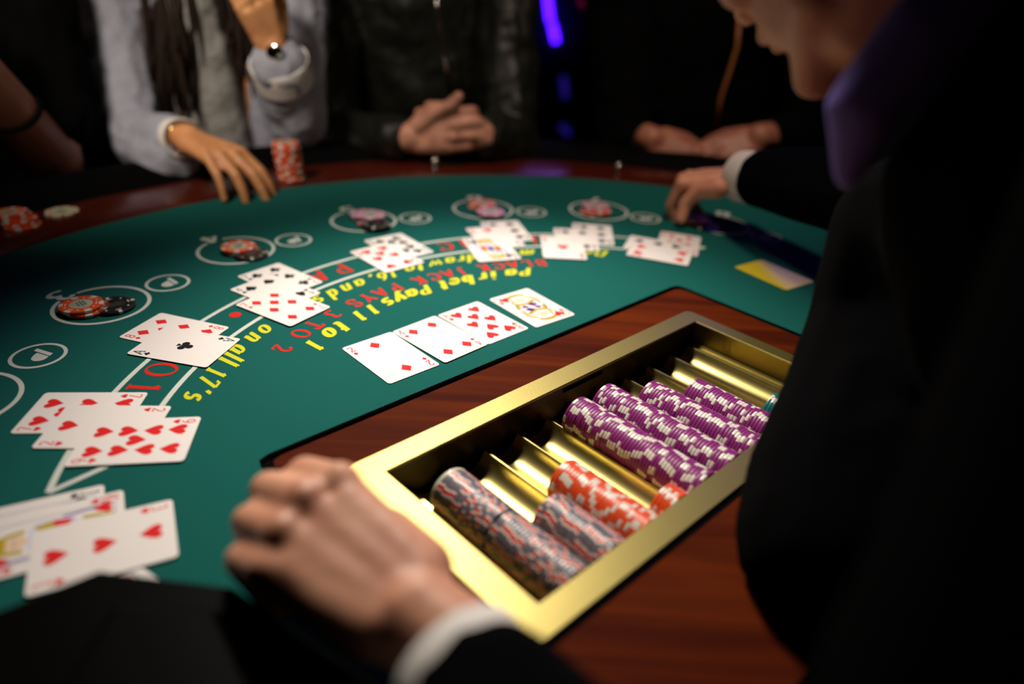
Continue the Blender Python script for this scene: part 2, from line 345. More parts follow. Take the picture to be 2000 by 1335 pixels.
for (sx,ty) in ((-.15,-.35),(.62,-.35)):
    p=W(sx,ty); bm=bmesh.new()
    lathe(bm,[(0,0),(.20,0),(.20,.03),(.07,.06),(.055,.12),(.055,T-.24),(.10,T-.205),(0,T-.205)],(p.x,p.y),28)
    link('pedestal_leg',finish(bm,'pedestal_leg','rail_wood',True,.6),tb)
# wooden panel round the tray
bm=bmesh.new()
g=.0085
ps0,ps1,pt0,pc=s0+g,s1-g,t0+g,.010
H=(.0,.466,.006,.2125)   # tray hole in the panel
def quad(u0,u1,v0,v1,z0,z1,mi=0): tbox(bm,u0,u1,v0,v1,z0,z1,mi)
po=[W(ps0,TE).to_2d(),W(ps0,pt0+pc).to_2d(),W(ps0+pc*.3,pt0+pc*.3).to_2d(),W(ps0+pc,pt0).to_2d(),W(ps1-pc,pt0).to_2d(),W(ps1-pc*.3,pt0+pc*.3).to_2d(),W(ps1,pt0+pc).to_2d(),W(ps1,TE).to_2d()]
hh=[W(H[0],H[2]).to_2d(),W(H[1],H[2]).to_2d(),W(H[1],H[3]).to_2d(),W(H[0],H[3]).to_2d()]
bar=[po[0],po[1],po[2],po[3],hh[0],hh[3],W(H[0],TE).to_2d()]
prism(bm,[tuple(p) for p in bar],T-.004,T+.0005)
prism(bm,[tuple(p) for p in (po[3],po[4],hh[1],hh[0])],T-.004,T+.0005)
prism(bm,[tuple(p) for p in (po[4],po[5],po[6],po[7],W(H[1],TE).to_2d(),hh[2],hh[1])],T-.004,T+.0005)
prism(bm,[tuple(p) for p in (W(H[0],H[3]).to_2d(),hh[2],W(H[1],TE).to_2d(),W(H[0],TE).to_2d())],T-.004,T+.0005)
pn=link('tray_panel',finish(bm,'tray_panel','mahogany'),tb); pn['label']='dark red mahogany panel framed by a black gap'
# printing
ZP=T+.00025
r_=math.radians
class Pr:
    def __init__(s,name,m): s.n,s.m=name,m
    def __enter__(s): s.bm=bmesh.new(); return s.bm
    def __exit__(s,*a): link(s.n,finish(s.bm,s.n,s.m),tb)
gap=lambda d,w:(r_(d+w),r_(d-w)+2*PI)
for k,dg in enumerate((183.7,165.,146.3,127.2,108.5,90.2,71.6)):
    p=pol(.6135,dg); o=r_(dg)  # the numeral sits on the outer side of the ring
    a0,a1=o+.25,o+2*PI-.25
    with Pr('betting_ring','print_white') as bm: ringband(bm,p,.0458,.0500,a0,a1,ZP,64)
    e=pol(.594,dg-7.3+(.0 if k else -.6)); 
    with Pr('pair_ring','print_white') as bm: ringband(bm,e,.0215,.0250,0,2*PI,ZP,48)
    rot=r_(e and dg-7.3)
    ux=Vector((-math.sin(rot),math.cos(rot))); uy=-Vector((math.cos(rot),math.sin(rot)))   # reading direction, letter-up
    def loc(x,y,e=e,ux=ux,uy=uy): v=Vector(e)+ux*x+uy*y; return (v.x,v.y)
    # slanted P for the pair bet: stem and bowl with a notch
    bm=bmesh.new(); flat(bm,[loc(*q) for q in ((-.0125,-.010),(-.0075,-.010),(-.0015,.0105),(-.0065,.0105))],ZP)
    flat(bm,[loc(*q) for q in [(-.0045,-.0045),(.0005,-.0045)]+[(.0035+.0068*math.cos(r_(a)),.0035+.0070*math.sin(r_(a))) for a in range(-80,100,15)]+[(-.0002,.0105)]],ZP); link('letter',finish(bm,'letter','print_white'),tb)
bm=bmesh.new()
ringband(bm,C0,.4875,.4925,r_(72.6),r_(197.2),ZP,120)
ringband(bm,C0,.4375,.4425,r_(78),r_(192.4),ZP,110)
def wline(p,q,w_=.005):
    p,q=Vector(p),Vector(q); n=(q-p).orthogonal().normalized()*w_/2; flat(bm,[p+n,q+n,q-n,p-n],ZP+2e-6)
wline(pol(.44,192.4),pol(.4900,197.2)); wline(pol(.44,78),pol(.4900,72.6))
link('ribbon_lines',finish(bm,'ribbon_lines','print_white'),tb)
for ch,dg in zip('2345678',(183.7,165.,146.3,127.2,108.5,90.2,71.6)):
    q=pol(.6135,dg); d=r_(dg); cen=(q[0]+.0575*math.cos(d),q[1]+.0575*math.sin(d))
    rr=math.dist(cen,C0); aa=math.degrees(math.atan2(cen[1]-C0[1],cen[0]-C0[0]))
    with Pr('numeral','print_white') as bm: arc_glyph(bm,ch,aa,C0,rr+.0125,.0255,ZP,0,1.45,slant=0,thick=.20,thin=.15)
def text(name,items,r,h,m,**k):
    for ch,dg in items:
        with Pr('letter',m) as bm: arc_glyph(bm,ch,dg,C0,r,h,ZP,0,**k)
text('insurance_print',list(zip('.INSURANCE.PAYS.2TO1',(82,89.8,94,98.4,102.8,107.2,111.6,116,120.3,124.7,132.3,140,144.4,148.8,153.2,160.7,166.6,171.6,176,180))),.4825,.0285,'print_red',thick=.17,thin=.07,squash=1.0)
text('blackjack_print',list(zip('BLACKJACKPAYS3TO2',(105.3,108.3,111.5,114.6,117.9,122.7,125.8,128.9,132.4,137.8,141.3,144.5,147.6,153,157.8,161.3,166.6))),.3890,.0200,'print_red',thick=.20,thin=.085,squash=.95)
text('draw_rule_print',list(zip("Dealermustdrawto16,andstandonall17's",(91.3,94,96.3,98.3,100.2,102.4,106.3,109.4,111.7,113.7,117.6,119.7,122,125,128.3,130.3,134,136.2,138.3,141,143.8,146.8,149.8,151.2,152.9,155.2,157.3,162,164.9,168.6,170.4,171.8,174.8,177.0,179.0,180.8))),.4265,.0210,'print_yellow',thick=.25,thin=.12,squash=.92,slant=.42,low=1.14)
text('pair_rule_print',list(zip('PairbetPays11to1',(109.6,113.,117,119.5,123,126.2,129,133.4,136.6,139.5,142.5,146.7,150.2,155.3,158.3,163.2))),.3620,.0210,'print_yellow',thick=.30,thin=.15,squash=.98,slant=.38,low=1.18)
# small metal knobs on the wooden rim
for dg,lb in ((134.3,'small shiny metal knob on the wooden rim beside the woman\'s hand'),(110.6,'small shiny metal knob on the rim below the clasped hands'),(86.4,'small shiny metal knob on the rim left of the crossed fingers')):
    a=r_(dg); p=(C0[0]+.855*math.cos(a),C0[1]+.855*math.sin(a)); bm=bmesh.new()
    lathe(bm,[(0,T+.0015),(.006,T+.0015),(.006,T+.003),(.003,T+.005),(.003,T+.0085)]+[(.0075*math.sin(PI*i/12),T+.0165-.0075*math.cos(PI*i/12)) for i in range(1,13)],p,20)
    props(link('knob',finish(bm,'knob','chrome',True)),lb,'knob','metal knobs along the wooden rim')

# ================================================================ the chip tray
tr=empty('chip_tray',W(.233,.11,-.06),'gold brass chip tray with ten rounded troughs set in the table','tray')
ZR=.0035; r0o,r1o,v0o,v1o=-.0058,.4722,0.,.2186; r0i,r1i,v0i,v1i=.0193,.4530,.0245,.1955
def roundrect(u0,u1,v0,v1,r,n=6):
    P=[]
    for (cu,cv,a0) in ((u1-r,v1-r,0),(u0+r,v1-r,90),(u0+r,v0+r,180),(u1-r,v0+r,270)):
        for i in range(n+1):
            a=math.radians(a0+90*i/n); P.append((cu+r*math.cos(a),cv+r*math.sin(a)))
    return P
bm=bmesh.new()
loops=[]
for (ins,z,rad) in ((0,ZR-.0035,.009),(0,ZR-.0008,.009),(.0008,ZR,.0085)):
    loops.append([bm.verts.new(W(u,v,z)) for u,v in roundrect(r0o+ins,r1o-ins,v0o+ins,v1o-ins,rad)])
for (ins,z,rad) in ((-.0008,ZR,.0016),(0,ZR-.0008,.001),(0,ZR-.0022,.001)):
    loops.append([bm.verts.new(W(u,v,z)) for u,v in roundrect(r0i+ins,r1i-ins,v0i+ins,v1i-ins,rad)])
for A,B in zip(loops,loops[1:]):
    for i in range(len(A)): bm.faces.new((A[i],A[(i+1)%len(A)],B[(i+1)%len(A)],B[i]))
bmesh.ops.recalc_face_normals(bm,faces=bm.faces)
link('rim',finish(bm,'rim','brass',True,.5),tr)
for nm,mm,(p,q) in (('well_wall','brass_shaded',((r0i,v0i),(r1i,v0i))),('well_wall','brass_side',((r1i,v0i),(r1i,v1i))),('well_wall','brass_shaded',((r1i,v1i),(r0i,v1i))),('well_wall','brass_side',((r0i,v1i),(r0i,v0i)))):
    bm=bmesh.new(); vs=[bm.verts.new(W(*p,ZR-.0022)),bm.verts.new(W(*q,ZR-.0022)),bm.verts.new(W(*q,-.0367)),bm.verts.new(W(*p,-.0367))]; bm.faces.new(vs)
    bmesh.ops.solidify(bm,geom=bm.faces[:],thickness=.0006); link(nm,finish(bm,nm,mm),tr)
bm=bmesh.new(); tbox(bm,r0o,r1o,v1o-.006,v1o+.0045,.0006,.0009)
link('black_edge_strip',finish(bm,'black_edge_strip','black_gap'),tr)  # thin black strip along the tray's near outer edge
bm=bmesh.new(); tbox(bm,r0i,r1i,v0i,v1i,-.0380,-.0368); link('floor_plate',finish(bm,'floor_plate','black_gap'),tr)
bm=bmesh.new()
tbox(bm,.226,.284,v0i+.0002,v0i+.0012,-.0050,-.0014); link('slot',finish(bm,'slot','black_gap'),tr)
# ridges and troughs
RD=[.0389,.0789,.1193,.1595,.1993,.2393,.2790,.3190,.3590,.3990,.4360]
ZC=-.0155; ZT=-.0200; RC=.0197; tv0,tv1=.0310,.1952     # chip axis height, ridge height, trough radius
bm=bmesh.new()
prof=[(r0i+.0003,ZT),(.0298,ZT),(.0304,-.0208),(.0306,-.0290),(.0372,-.0290),(.0376,-.0262)]
for k in range(10):
    a,b=RD[k],RD[k+1]; c=(a+b)/2; q=min(RC,(b-a)/2-.0006); th0=math.asin((ZT-.0006-ZC)/q)   # below the axis
    zt=ZT if k else -.0258
    prof+= [(a-.0007,zt),(a+.0007,zt)]
    for i in range(19):
        th=PI-th0*-1*0+0
        t0_,t1_=PI-th0,2*PI+th0
        th=t0_+(t1_-t0_)*i/18
        z=ZC+q*math.sin(th)
        if k==0 and i<4: z=min(z,-.0258)
        prof.append((c+q*math.cos(th),z))
prof+=[(RD[10]-.0007,ZT),(RD[10]+.0009,ZT),(RD[10]+.0025,ZT-.003),(RD[10]+.010,ZT-.003),(RD[10]+.0105,ZT-.0015),(r1i-.0003,ZT-.0015)]
ra=[bm.verts.new(W(x,tv0,z)) for x,z in prof]; rb=[bm.verts.new(W(x,tv1,z)) for x,z in prof]
for i in range(len(prof)-1): bm.faces.new((ra[i],ra[i+1],rb[i+1],rb[i]))
# underside so that the sheet has thickness, plus the end sections
rc=[bm.verts.new(W(x,tv0,-.0367)) for x,z in prof]
for i in range(len(prof)-1):
    if abs(prof[i][0]-prof[i+1][0])>1e-6: bm.faces.new((rc[i],rc[i+1],ra[i+1],ra[i]))
bmesh.ops.recalc_face_normals(bm,faces=bm.faces)
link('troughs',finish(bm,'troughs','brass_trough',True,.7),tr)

# ================================================================ chips
def chip_mesh(name,base,ins,R,H,nins,wins,dot=None,label=True,face=True,second=None):
    """lathe with coloured edge inserts; segments of 5 degrees"""
    N=72; bm=bmesh.new(); b=R*.028
    prof=[(0,H),(R*.52,H),(R*.54,H-.00012),(R*.56,H),(R*.80,H),(R-b,H),(R-b*.3,H-b*.25),(R,H-b),(R,H*.5),(R,b),(R-b*.3,b*.25),(R-b,0),(R*.56,0),(0,0)]
    mats=[base,ins,dot or ins,'chip_label','chip_ink']
    rows=[]
    for r,z in prof: rows.append([bm.verts.new((0,0,z))] if r==0 else [bm.verts.new((r*math.cos(2*PI*k/N),r*math.sin(2*PI*k/N),z)) for k in range(N)])
    step=N/nins
    for ri,(a,c) in enumerate(zip(rows,rows[1:])):
        for k in range(N):
            k2=(k+1)%N
            if len(a)==1: f=bm.faces.new((a[0],c[k],c[k2]))
            elif len(c)==1: f=bm.faces.new((a[k],c[0],a[k2]))
            else: f=bm.faces.new((a[k],c[k],c[k2],a[k2]))
            d=abs(((k+.5+step/2)%step)-step/2)     # distance to the insert's middle, in segments
            m=0
            if ri in (0,12): m=3 if label else 0
            elif ri in (4,5,6,7,8,9,10,11) and d<wins/2: m=1
            if dot and ri in (6,7,8,9) and d<wins*.19: m=2
            if second and ri in (4,5,6,7,8,9,10) and second[0]<((k+.5)%step)<second[1]: m=1
            f.material_index=m
    bmesh.ops.recalc_face_normals(bm,faces=bm.faces)
    if face:
        for k in range(nins):
            a=2*PI*(k+.5)/nins; c,s=math.cos(a),math.sin(a)   # suit marks between the inserts and a bar inside each insert
            flat(bm,[(R*.80*c,R*.80*s),(R*.73*c-R*.06*s,R*.73*s+R*.06*c),(R*.66*c,R*.66*s),(R*.73*c+R*.06*s,R*.73*s-R*.06*c)],H+.00004,1)
            a=2*PI*k/nins
            ringband(bm,(0,0),R*.66,R*.72,a-.2,a+.2,H+.00004,4,1)
        for (y,w_) in ((.16,.28),(.02,.34),(-.14,.24)):
            for j in range(5):
                x0=-w_*R+2*w_*R*j/5; flat(bm,[(x0,(y-.05)*R),(x0+w_*R*.28,(y-.05)*R),(x0+w_*R*.28,(y+.05)*R),(x0,(y+.05)*R)],H+.00004,4)
    return finish(bm,name,mats,True,.7)
TR_,TH=.0194,.0033
CM={'purple':chip_mesh('purple_chip','chip_purple','chip_white',TR_,TH,6,4.4),
    'orange':chip_mesh('orange_chip','chip_orange','chip_white',TR_,TH,6,5.0),
    'grey':chip_mesh('grey_chip','chip_grey','chip_white',TR_,TH,8,5.0,dot='chip_red'),
    'cream':chip_mesh('cream_chip','chip_cream','chip_white',TR_,TH,8,3.),
    'teal':chip_mesh('teal_chip','chip_teal','chip_white',TR_,TH,6,5.)}
BR=.0220; BH=.0034
BM={'orange':chip_mesh('orange_bet_chip','chip_orange','chip_white',BR,BH,6,4.2),
    'black':chip_mesh('black_bet_chip','chip_black','chip_white',BR,BH,4,2.0,label=False),
    'pink':chip_mesh('pink_bet_chip','chip_pink','chip_white',BR,BH,6,4.),
    'red':chip_mesh('red_bet_chip','chip_red','chip_white',BR,BH,6,4.),
    'grey':chip_mesh('grey_bet_chip','chip_cream','chip_red',BR,BH,8,3.)}
qa=Vector((0,0,1)).rotation_difference(Vector((-E2.x,-E2.y,0))).to_matrix()   # chip axis along -t
def tray_row(trough,t_a,t_b,kind,label,group,first=None,settle=0.):
    s=(RD[trough-1]+RD[trough])/2
    n=int(round((t_b-t_a)/TH)); rot=0.
    for i in range(n):
        kd=first if (first and i==0) else kind
        o=bpy.data.objects.new(kd+'_chip' if False else 'casino_chip',CM[kd]); COL.objects.link(o)
        t=t_a+(i+1)*TH
        z=ZC
        R3=qa@Matrix.Rotation(rot,3,'Z'); rot+=random.choice((random.uniform(-.07,.07),random.uniform(-.5,.5),random.uniform(-.5,.5)))
        M=R3.to_4x4(); M.translation=W(s+random.uniform(-.00025,.00025),t,z+random.uniform(-.0002,.0002)); o.matrix_world=M
        nth=lambda q:'%d%s'%(q,'th' if 10<=q%100<=20 else {1:'st',2:'nd',3:'rd'}.get(q%10,'th'))
        props(o,'%s, %s from the far end'%(label,nth(i+1)) if kd==kind else 'cream-edged chip at the far end of the leftmost tray row',"chip",group)
tray_row(1,.0550,.1190,'grey','grey chip in the far half of the leftmost tray row','grey chips in the far half of the leftmost tray row',first='cream')
tray_row(1,.1212,.1948,'grey','grey chip in the near half of the leftmost tray row','grey chips in the near half of the leftmost tray row')
tray_row(2,.1290,.1948,'grey','grey chip in the second tray row','grey chips in the second tray row')
tray_row(3,.1070,.1948,'orange','orange chip in the long orange tray row','orange chips in the third tray row')
tray_row(4,.1790,.1948,'orange','orange chip in the almost empty gold trough','orange chips at the near end of the fourth trough')
tray_row(5,.0490,.1948,'purple','purple chip in the first purple row from the left','purple chips in the first purple row')
tray_row(6,.0495,.1948,'purple','purple chip in the second purple row','purple chips in the second purple row')
tray_row(7,.0740,.1948,'purple','purple chip in the third purple row','purple chips in the third purple row')
tray_row(8,.1000,.1948,'purple','purple chip in the rightmost purple row','purple chips in the rightmost purple row')
tray_row(9,.1650,.1948,'teal','teal chip in the trough right of the purple rows','teal chips in the ninth trough')
def bet(kind,p,z,label,group,tilt=(0,0)):
    o=bpy.data.objects.new('casino_chip',BM[kind]); COL.objects.link(o); o.location=(p[0],p[1],T+z); o.rotation_euler=(tilt[0],tilt[1],random.uniform(0,6)); props(o,label,'chip',group)
ZB=.0004
def betpix(kind,px,py,lvl,label,group): p=at(px,py,ZB+BH*lvl+BH); bet(kind,(p.x,p.y),ZB+BH*lvl+.00005*lvl,label,group)
g='bet chips in the ring numbered 3'
betpix('black',222,594,0,'black chip with white marks beside the orange chips in ring 3',g)
betpix('orange',170,600,0,'lower orange chip of the pair in ring 3',g)
betpix('orange',158,593,1,'upper orange chip of the pair in ring 3, pale centre label',g)
g='bet chips in the ring numbered 4'
betpix('black',490,494,0,'black chip with white marks under the orange one in ring 4',g)
betpix('orange',471,486,0,'lower orange chip in the second ring from the left edge, ring 4',g)
betpix('orange',465,480,1,'upper orange chip in ring 4, pale centre label',g)
g='bet chips in the ring numbered 5'
betpix('red',728,434,0,'red chip below the pink ones in ring 5',g); betpix('black',735,436,1,'dark chip lying over the red one in ring 5',g)
betpix('pink',715,422,0,'lower pink chip in ring 5',g); betpix('pink',712,417,1,'middle pink chip in ring 5',g)
betpix('pink',724,418,2,'topmost pink chip in ring 5',g)
g='bet chips in the ring numbered 6'
betpix('black',950,409,0,'dark chip at the foot of the orange ones in ring 6',g); betpix('pink',958,412,1,'pink chip leaning beside the orange ones in ring 6',g)
betpix('orange',940,402,0,'lower orange chip in ring 6',g); betpix('orange',942,396,1,'upper orange chip in ring 6',g)
g='bet chips in the ring numbered 7'
betpix('red',1158,412,0,'red chip in the rightmost uncovered ring, ring 7',g); betpix('orange',1168,409,1,'orange chip on the red one in ring 7',g); betpix('pink',1163,400,2,'pink chip on top in ring 7',g)
g='chips being picked up by the dealer'
for i in range(3): betpix('orange',1358+(i%2)*3,430-3*i,i,('lowest','middle','topmost')[i]+' orange chip under the dealer\'s fingers',g)
betpix('black',1378,440,0,'dark chip right of the orange chips under the dealer\'s fingers',g)
# tall leaning stack on the rim by the woman's hand
for i in range(19):
    lean=-.006*(i/18)+.0015*math.sin(i*1.7); p=at(571,352,.0015)
    bet('orange',(p.x+lean,p.y+.002*math.cos(i*2.1)),.0016+i*BH,'%d%s orange chip from the bottom of the tall stack by the woman\'s hand'%(i+1,{0:'st',1:'nd',2:'rd'}.get(i,'th')),'orange chips in the tall stack on the rim')
# chips on the rim at the left edge
P0=at(44,440,.0015)
for i,(dx,dy) in enumerate(((.004,-.004),(-.002,0),(-.004,.002),(-.012,.004),(-.016,.004))):
    bet('orange',(P0.x+dx,P0.y+dy),.0016+i*BH,('lowest','second','third','fourth','topmost')[i]+' orange chip of the short stack at the left edge','orange chips in the short stack on the left rim')
p=at(60,433,.0015); 
P1=at(121,413,.004); bet('grey',(P1.x,P1.y),.0016,'single pale chip lying on the left wooden rim',None)
# ================================================================ playing cards
CW,CL,CT=.0616,.088,.0003
def suit(kind,c,h,flip,z,bm,mi,L):
    """suit mark centred on card point c (x right, y down), height h"""
    sg=-1 if flip else 1
    def q(x,y): return L(c[0]+sg*x*h,c[1]-sg*y*h)
    def poly(pts,dz=0): flat(bm,[q(*p) for p in pts],z+dz,mi)
    circ=lambda cx,cy,r,n=12,a=0,b=360:[(cx+r*math.cos(math.radians(a+(b-a)*i/n)),cy+r*math.sin(math.radians(a+(b-a)*i/n))) for i in range(n+(b-a<360))]
    if kind=='diamond': poly([(0,.5),(.40,0),(0,-.5),(-.40,0)])
    elif kind=='heart':
        poly([(0,-.5),(.34,-.08),(.45,.12)]+circ(.235,.24,.235,8,-10,150)+[(0,.26)]+circ(-.235,.24,.235,8,30,190)+[(-.45,.12),(-.34,-.08)])
    elif kind=='spade':
        poly([(0,.5),(-.30,.12),(-.45,-.08)]+circ(-.225,-.16,.225,7,180,330)+[(-.03,-.24),(-.16,-.5),(.16,-.5),(.03,-.24)]+circ(.225,-.16,.225,7,210,360)+[(.45,-.08),(.30,.12)])
    else:
        poly(circ(0,.26,.225,12)); poly(circ(-.235,-.09,.225,12),1e-6); poly(circ(.235,-.09,.225,12),2e-6); poly([(-.05,.1),(.05,.1),(.04,-.25),(.16,-.5),(-.16,-.5),(-.04,-.25)],3e-6); poly(circ(0,.02,.13,10),4e-6)
PIPS={'A':[(.5,.5)],'2':[(.5,0),(.5,1)],'3':[(.5,0),(.5,.5),(.5,1)],'4':[(0,0),(1,0),(0,1),(1,1)],'5':[(0,0),(1,0),(0,1),(1,1),(.5,.5)],
 '6':[(0,0),(1,0),(0,.5),(1,.5),(0,1),(1,1)],'7':[(0,0),(1,0),(0,.5),(1,.5),(0,1),(1,1),(.5,.25)],'8':[(0,0),(1,0),(0,.5),(1,.5),(0,1),(1,1),(.5,.25),(.5,.75)],
 '9':[(0,0),(1,0),(0,.333),(1,.333),(0,.667),(1,.667),(0,1),(1,1),(.5,.5)],'10':[(0,0),(1,0),(0,.333),(1,.333),(0,.667),(1,.667),(0,1),(1,1),(.5,.167),(.5,.833)]}
def card(rank,st,x,y,deg,lvl,label,group=None,tilt=None):
    o_mats=['card_white','card_red','card_black','card_yellow','card_blue','card_purple','card_pale','card_skin']
    ink=1 if st in('heart','diamond') else 2
    bm=bmesh.new(); R=.0034; P=[]
    for (cx,cy,a0) in ((CW/2-R,CL/2-R,0),(-CW/2+R,CL/2-R,90),(-CW/2+R,-CL/2+R,180),(CW/2-R,-CL/2+R,270)):
        for i in range(6): a=math.radians(a0+18*i); P.append((cx+R*math.cos(a),cy+R*math.sin(a)))
    prism(bm,P,0,CT); z=CT+.00006
    L=lambda u,v:(u-CW/2,CL/2-v)
    idx=[]
    def gl(ch,c,h,flip,w_=.13,tn=.10):
        sg=-1 if flip else 1
        def fn(gx,gy):
            X=(gx-GL[ch][0]/2)*h*.85; Y=(gy-.5)*h
            return L(c[0]+sg*X,c[1]-sg*Y)
        glyph(bm,ch,fn,z,ink,thick=w_,thin=tn)
    for fl in (0,1):
        f=lambda u,v:(CW-u,CL-v) if fl else (u,v)
        if rank=='10': gl('1',f(.0040,.0085),.0085,fl); gl('O',f(.0078,.0085),.0085,fl)
        else: gl(rank,f(.0062,.0092),.0105,fl)
        suit(st,f(.0060,.0190),.0062,fl,z,bm,ink,L)
    if rank in PIPS:
        big=.0175 if rank=='A' else .0150
        for i,(a,b) in enumerate(PIPS[rank]):
            suit(st,(CW*(.285+.43*a),CL*(.175+.65*b)),big,b>.5,z,bm,ink,L)
    else:   # a court figure, half drawn and turned round
        def half(fl):
            f=lambda u,v:(CW-u,CL-v) if fl else (u,v)
            def pg(pts,mi,dz=0): flat(bm,[L(*f(u*CW,v*CL)) for u,v in pts],z+dz,mi)
            def band(pts,w_,mi,dz=0):
                for p,q in zip(pts,pts[1:]):
                    p=Vector((p[0]*CW,p[1]*CL));q=Vector((q[0]*CW,q[1]*CL)); n=(q-p).orthogonal().normalized()*w_/2
                    flat(bm,[L(*f(*t)) for t in (p+n,q+n,q-n,p-n)],z+dz,mi)
            pg([(.24,.50),(.22,.40),(.34,.33),(.66,.33),(.78,.40),(.76,.50)],6,1e-6)                 # robe
            if rank=='Q':
                band([(.24,.48),(.30,.36),(.50,.40),(.74,.34)],.0046,3,3e-6); band([(.78,.46),(.80,.30),(.70,.20)],.0036,3,4e-6); band([(.20,.50),(.23,.40),(.30,.33)],.0010,2,4.4e-6); band([(.50,.425),(.74,.36)],.0009,2,4.8e-6)
                pg([(.50,.43),(.61,.385),(.70,.46),(.58,.50)],5,5e-6); pg([(.31,.455),(.39,.415),(.46,.475),(.38,.50)],5,6e-6)
                band([(.30,.14),(.42,.10),(.62,.11),(.70,.16)],.0046,3,7e-6); band([(.28,.165),(.42,.125),(.62,.135),(.72,.19)],.0008,2,7.5e-6); pg([(.40,.20),(.60,.20),(.62,.30),(.50,.345),(.38,.30)],7,8e-6)
                band([(.34,.18),(.30,.30),(.34,.36)],.0030,3,9e-6); band([(.22,.20),(.26,.34)],.0012,2,1e-5); band([(.44,.25),(.47,.25)],.0008,2,1.1e-5); band([(.53,.25),(.56,.25)],.0008,2,1.1e-5)
            else:
                c1,c2=(1,3)
                pg([(.26,.50),(.30,.36),(.44,.42),(.40,.50)],c1,3e-6); pg([(.74,.50),(.70,.36),(.56,.42),(.60,.50)],c2,4e-6); pg([(.44,.50),(.46,.40),(.54,.40),(.56,.50)],4,5e-6)
                pg([(.34,.12),(.38,.06),(.44,.11),(.50,.055),(.56,.11),(.62,.06),(.66,.12),(.64,.18),(.36,.18)],3,6e-6); pg([(.39,.18),(.61,.18),(.62,.28),(.50,.34),(.38,.28)],7,7e-6)
                band([(.36,.17),(.33,.30)],.0035,3,8e-6); band([(.64,.17),(.67,.30)],.0035,3,8e-6); band([(.20,.14),(.23,.44)],.0018,4,9e-6); band([(.44,.24),(.47,.24)],.0008,2,1.1e-5); band([(.53,.24),(.56,.24)],.0008,2,1.1e-5)
            suit(st,f(CW*.24,CL*.155),.0125,fl,z+1.2e-5,bm,ink,L)
        half(0); half(1)
        for (a,b,c_,d) in ((.17,.07,.83,.07),(.83,.07,.83,.93),(.83,.93,.17,.93),(.17,.93,.17,.07)):
            p=Vector((a*CW,b*CL));q=Vector((c_*CW,d*CL)); n=(q-p).orthogonal().normalized()*.0002; flat(bm,[L(*t) for t in (p+n,q+n,q-n,p-n)],z,4)
    me=finish(bm,'playing_card',o_mats)
    o=link('playing_card',me,None,(x,y,T+.0005+lvl*.0005)); o.rotation_euler=(tilt[0] if tilt else 0,tilt[1] if tilt else 0,math.radians(deg))
    props(o,label,'card',group); return o
# the local frame of a card: u points right, v points down; deg turns u from the x axis
gp='the dealer\'s four cards in a row'
card('2','diamond',-.1236,.6261,44.3,0,'two of diamonds, nearest card of the dealer\'s row by the tray panel',gp)
card('4','diamond',-.0782,.6713,47.7,1,'four of diamonds, second card of the dealer\'s row',gp)
card('8','heart',-.0347,.7171,45.6,0,'eight of hearts, third card of the dealer\'s row',gp)
card('Q','heart',.0206,.7643,41.0,0,'queen of hearts, last card of the dealer\'s row',gp)
gp='two cards below ring 3'
card('8','diamond',-.3539,.6472,74.9,0,'eight of diamonds partly under the ace of clubs',gp)
card('A','club',-.3311,.619,259.3,1,'ace of clubs with one large club',gp)
gp='three heart cards at the left'
card('7','heart',-.3668,.4972,97.1,0,'seven of hearts at the back of the heart cards',gp)
card('2','heart',-.3374,.4788,95.6,1,'two of hearts between the seven and the nine',gp)
card('9','heart',-.3024,.462,100.4,2,'nine of hearts lying on top of the two of hearts',gp)
gp='three cards at the lower left'
card('J','spade',-.3240,.3600,118.5,0,'court card with a black spade index at the lower left edge',gp)
card('K','heart',-.3060,.3545,119.5,1,'court card with a red heart, between the spade court card and the three',gp)
card('3','heart',-.2672,.3481,118.0,2,'three of hearts, nearest card at the lower left',gp)
card('K','diamond',-.2420,.2850,150,0,'card end with a red mark at the mouth of the black shoe',None)
gp='three cards below ring 4'
card('7','club',-.291,.7964,55.,0,'seven of clubs at the back, below ring 4',gp)
card('4','spade',-.285,.7604,59.,1,'four of spades between the clubs and the diamonds below ring 4',gp)
card('7','diamond',-.2638,.7224,60.5,2,'seven of diamonds lying on top, below ring 4',gp)
gp='two cards below ring 5'
card('10','club',-.1678,.932,41.,0,'back card of black clubs below ring 5',gp)
card('7','heart',-.1763,.8889,44.5,1,'front card of seven red hearts below ring 5',gp)
gp='three cards below ring 6'
card('6','spade',-.0201,1.0239,17.2,0,'back card with black spades below ring 6',gp)
card('2','heart',-.0357,.994,24.8,1,'middle card of the three below ring 6, almost hidden',gp)
card('K','club',-.0384,.9432,20.7,2,'front court card with a yellow figure below ring 6',gp)
gp='three cards below ring 7'
card('6','spade',.1125,1.0354,-2.2,0,'back card with black marks below ring 7',gp)
card('4','club',.0852,1.0065,2.8,1,'middle card of the three below ring 7',gp)
card('A','heart',.0646,.9676,2.9,2,'front card with a single red mark below ring 7',gp)
gp='cards right of the others, beside the dealer\'s reaching arm'
card('8','diamond',.2416,1.0180,345,0,'back card with red marks at the right end of the dealt cards',gp)
card('6','spade',.2040,.9960,72,1,'middle card with black marks at the right end of the dealt cards',gp)
card('4','heart',.2058,.9690,72,2,'front card with red marks at the right end of the dealt cards',gp)
# yellow cut card
bm=bmesh.new(); R=.004; P=[]
for (cx,cy,a0) in ((CW/2-R,CL/2-R,0),(-CW/2+R,CL/2-R,90),(-CW/2+R,-CL/2+R,180),(CW/2-R,-CL/2+R,270)):
    for i in range(6): a=math.radians(a0+18*i); P.append((cx+R*math.cos(a),cy+R*math.sin(a)))
prism(bm,P,0,.0006); o=link('cut_card',finish(bm,'cut_card','cut_card'),None,(.3560,.9180,T+.0004)); o.rotation_euler=(0,0,math.radians(36))
props(o,'plain yellow cut card lying on the felt beside the tray panel','card')

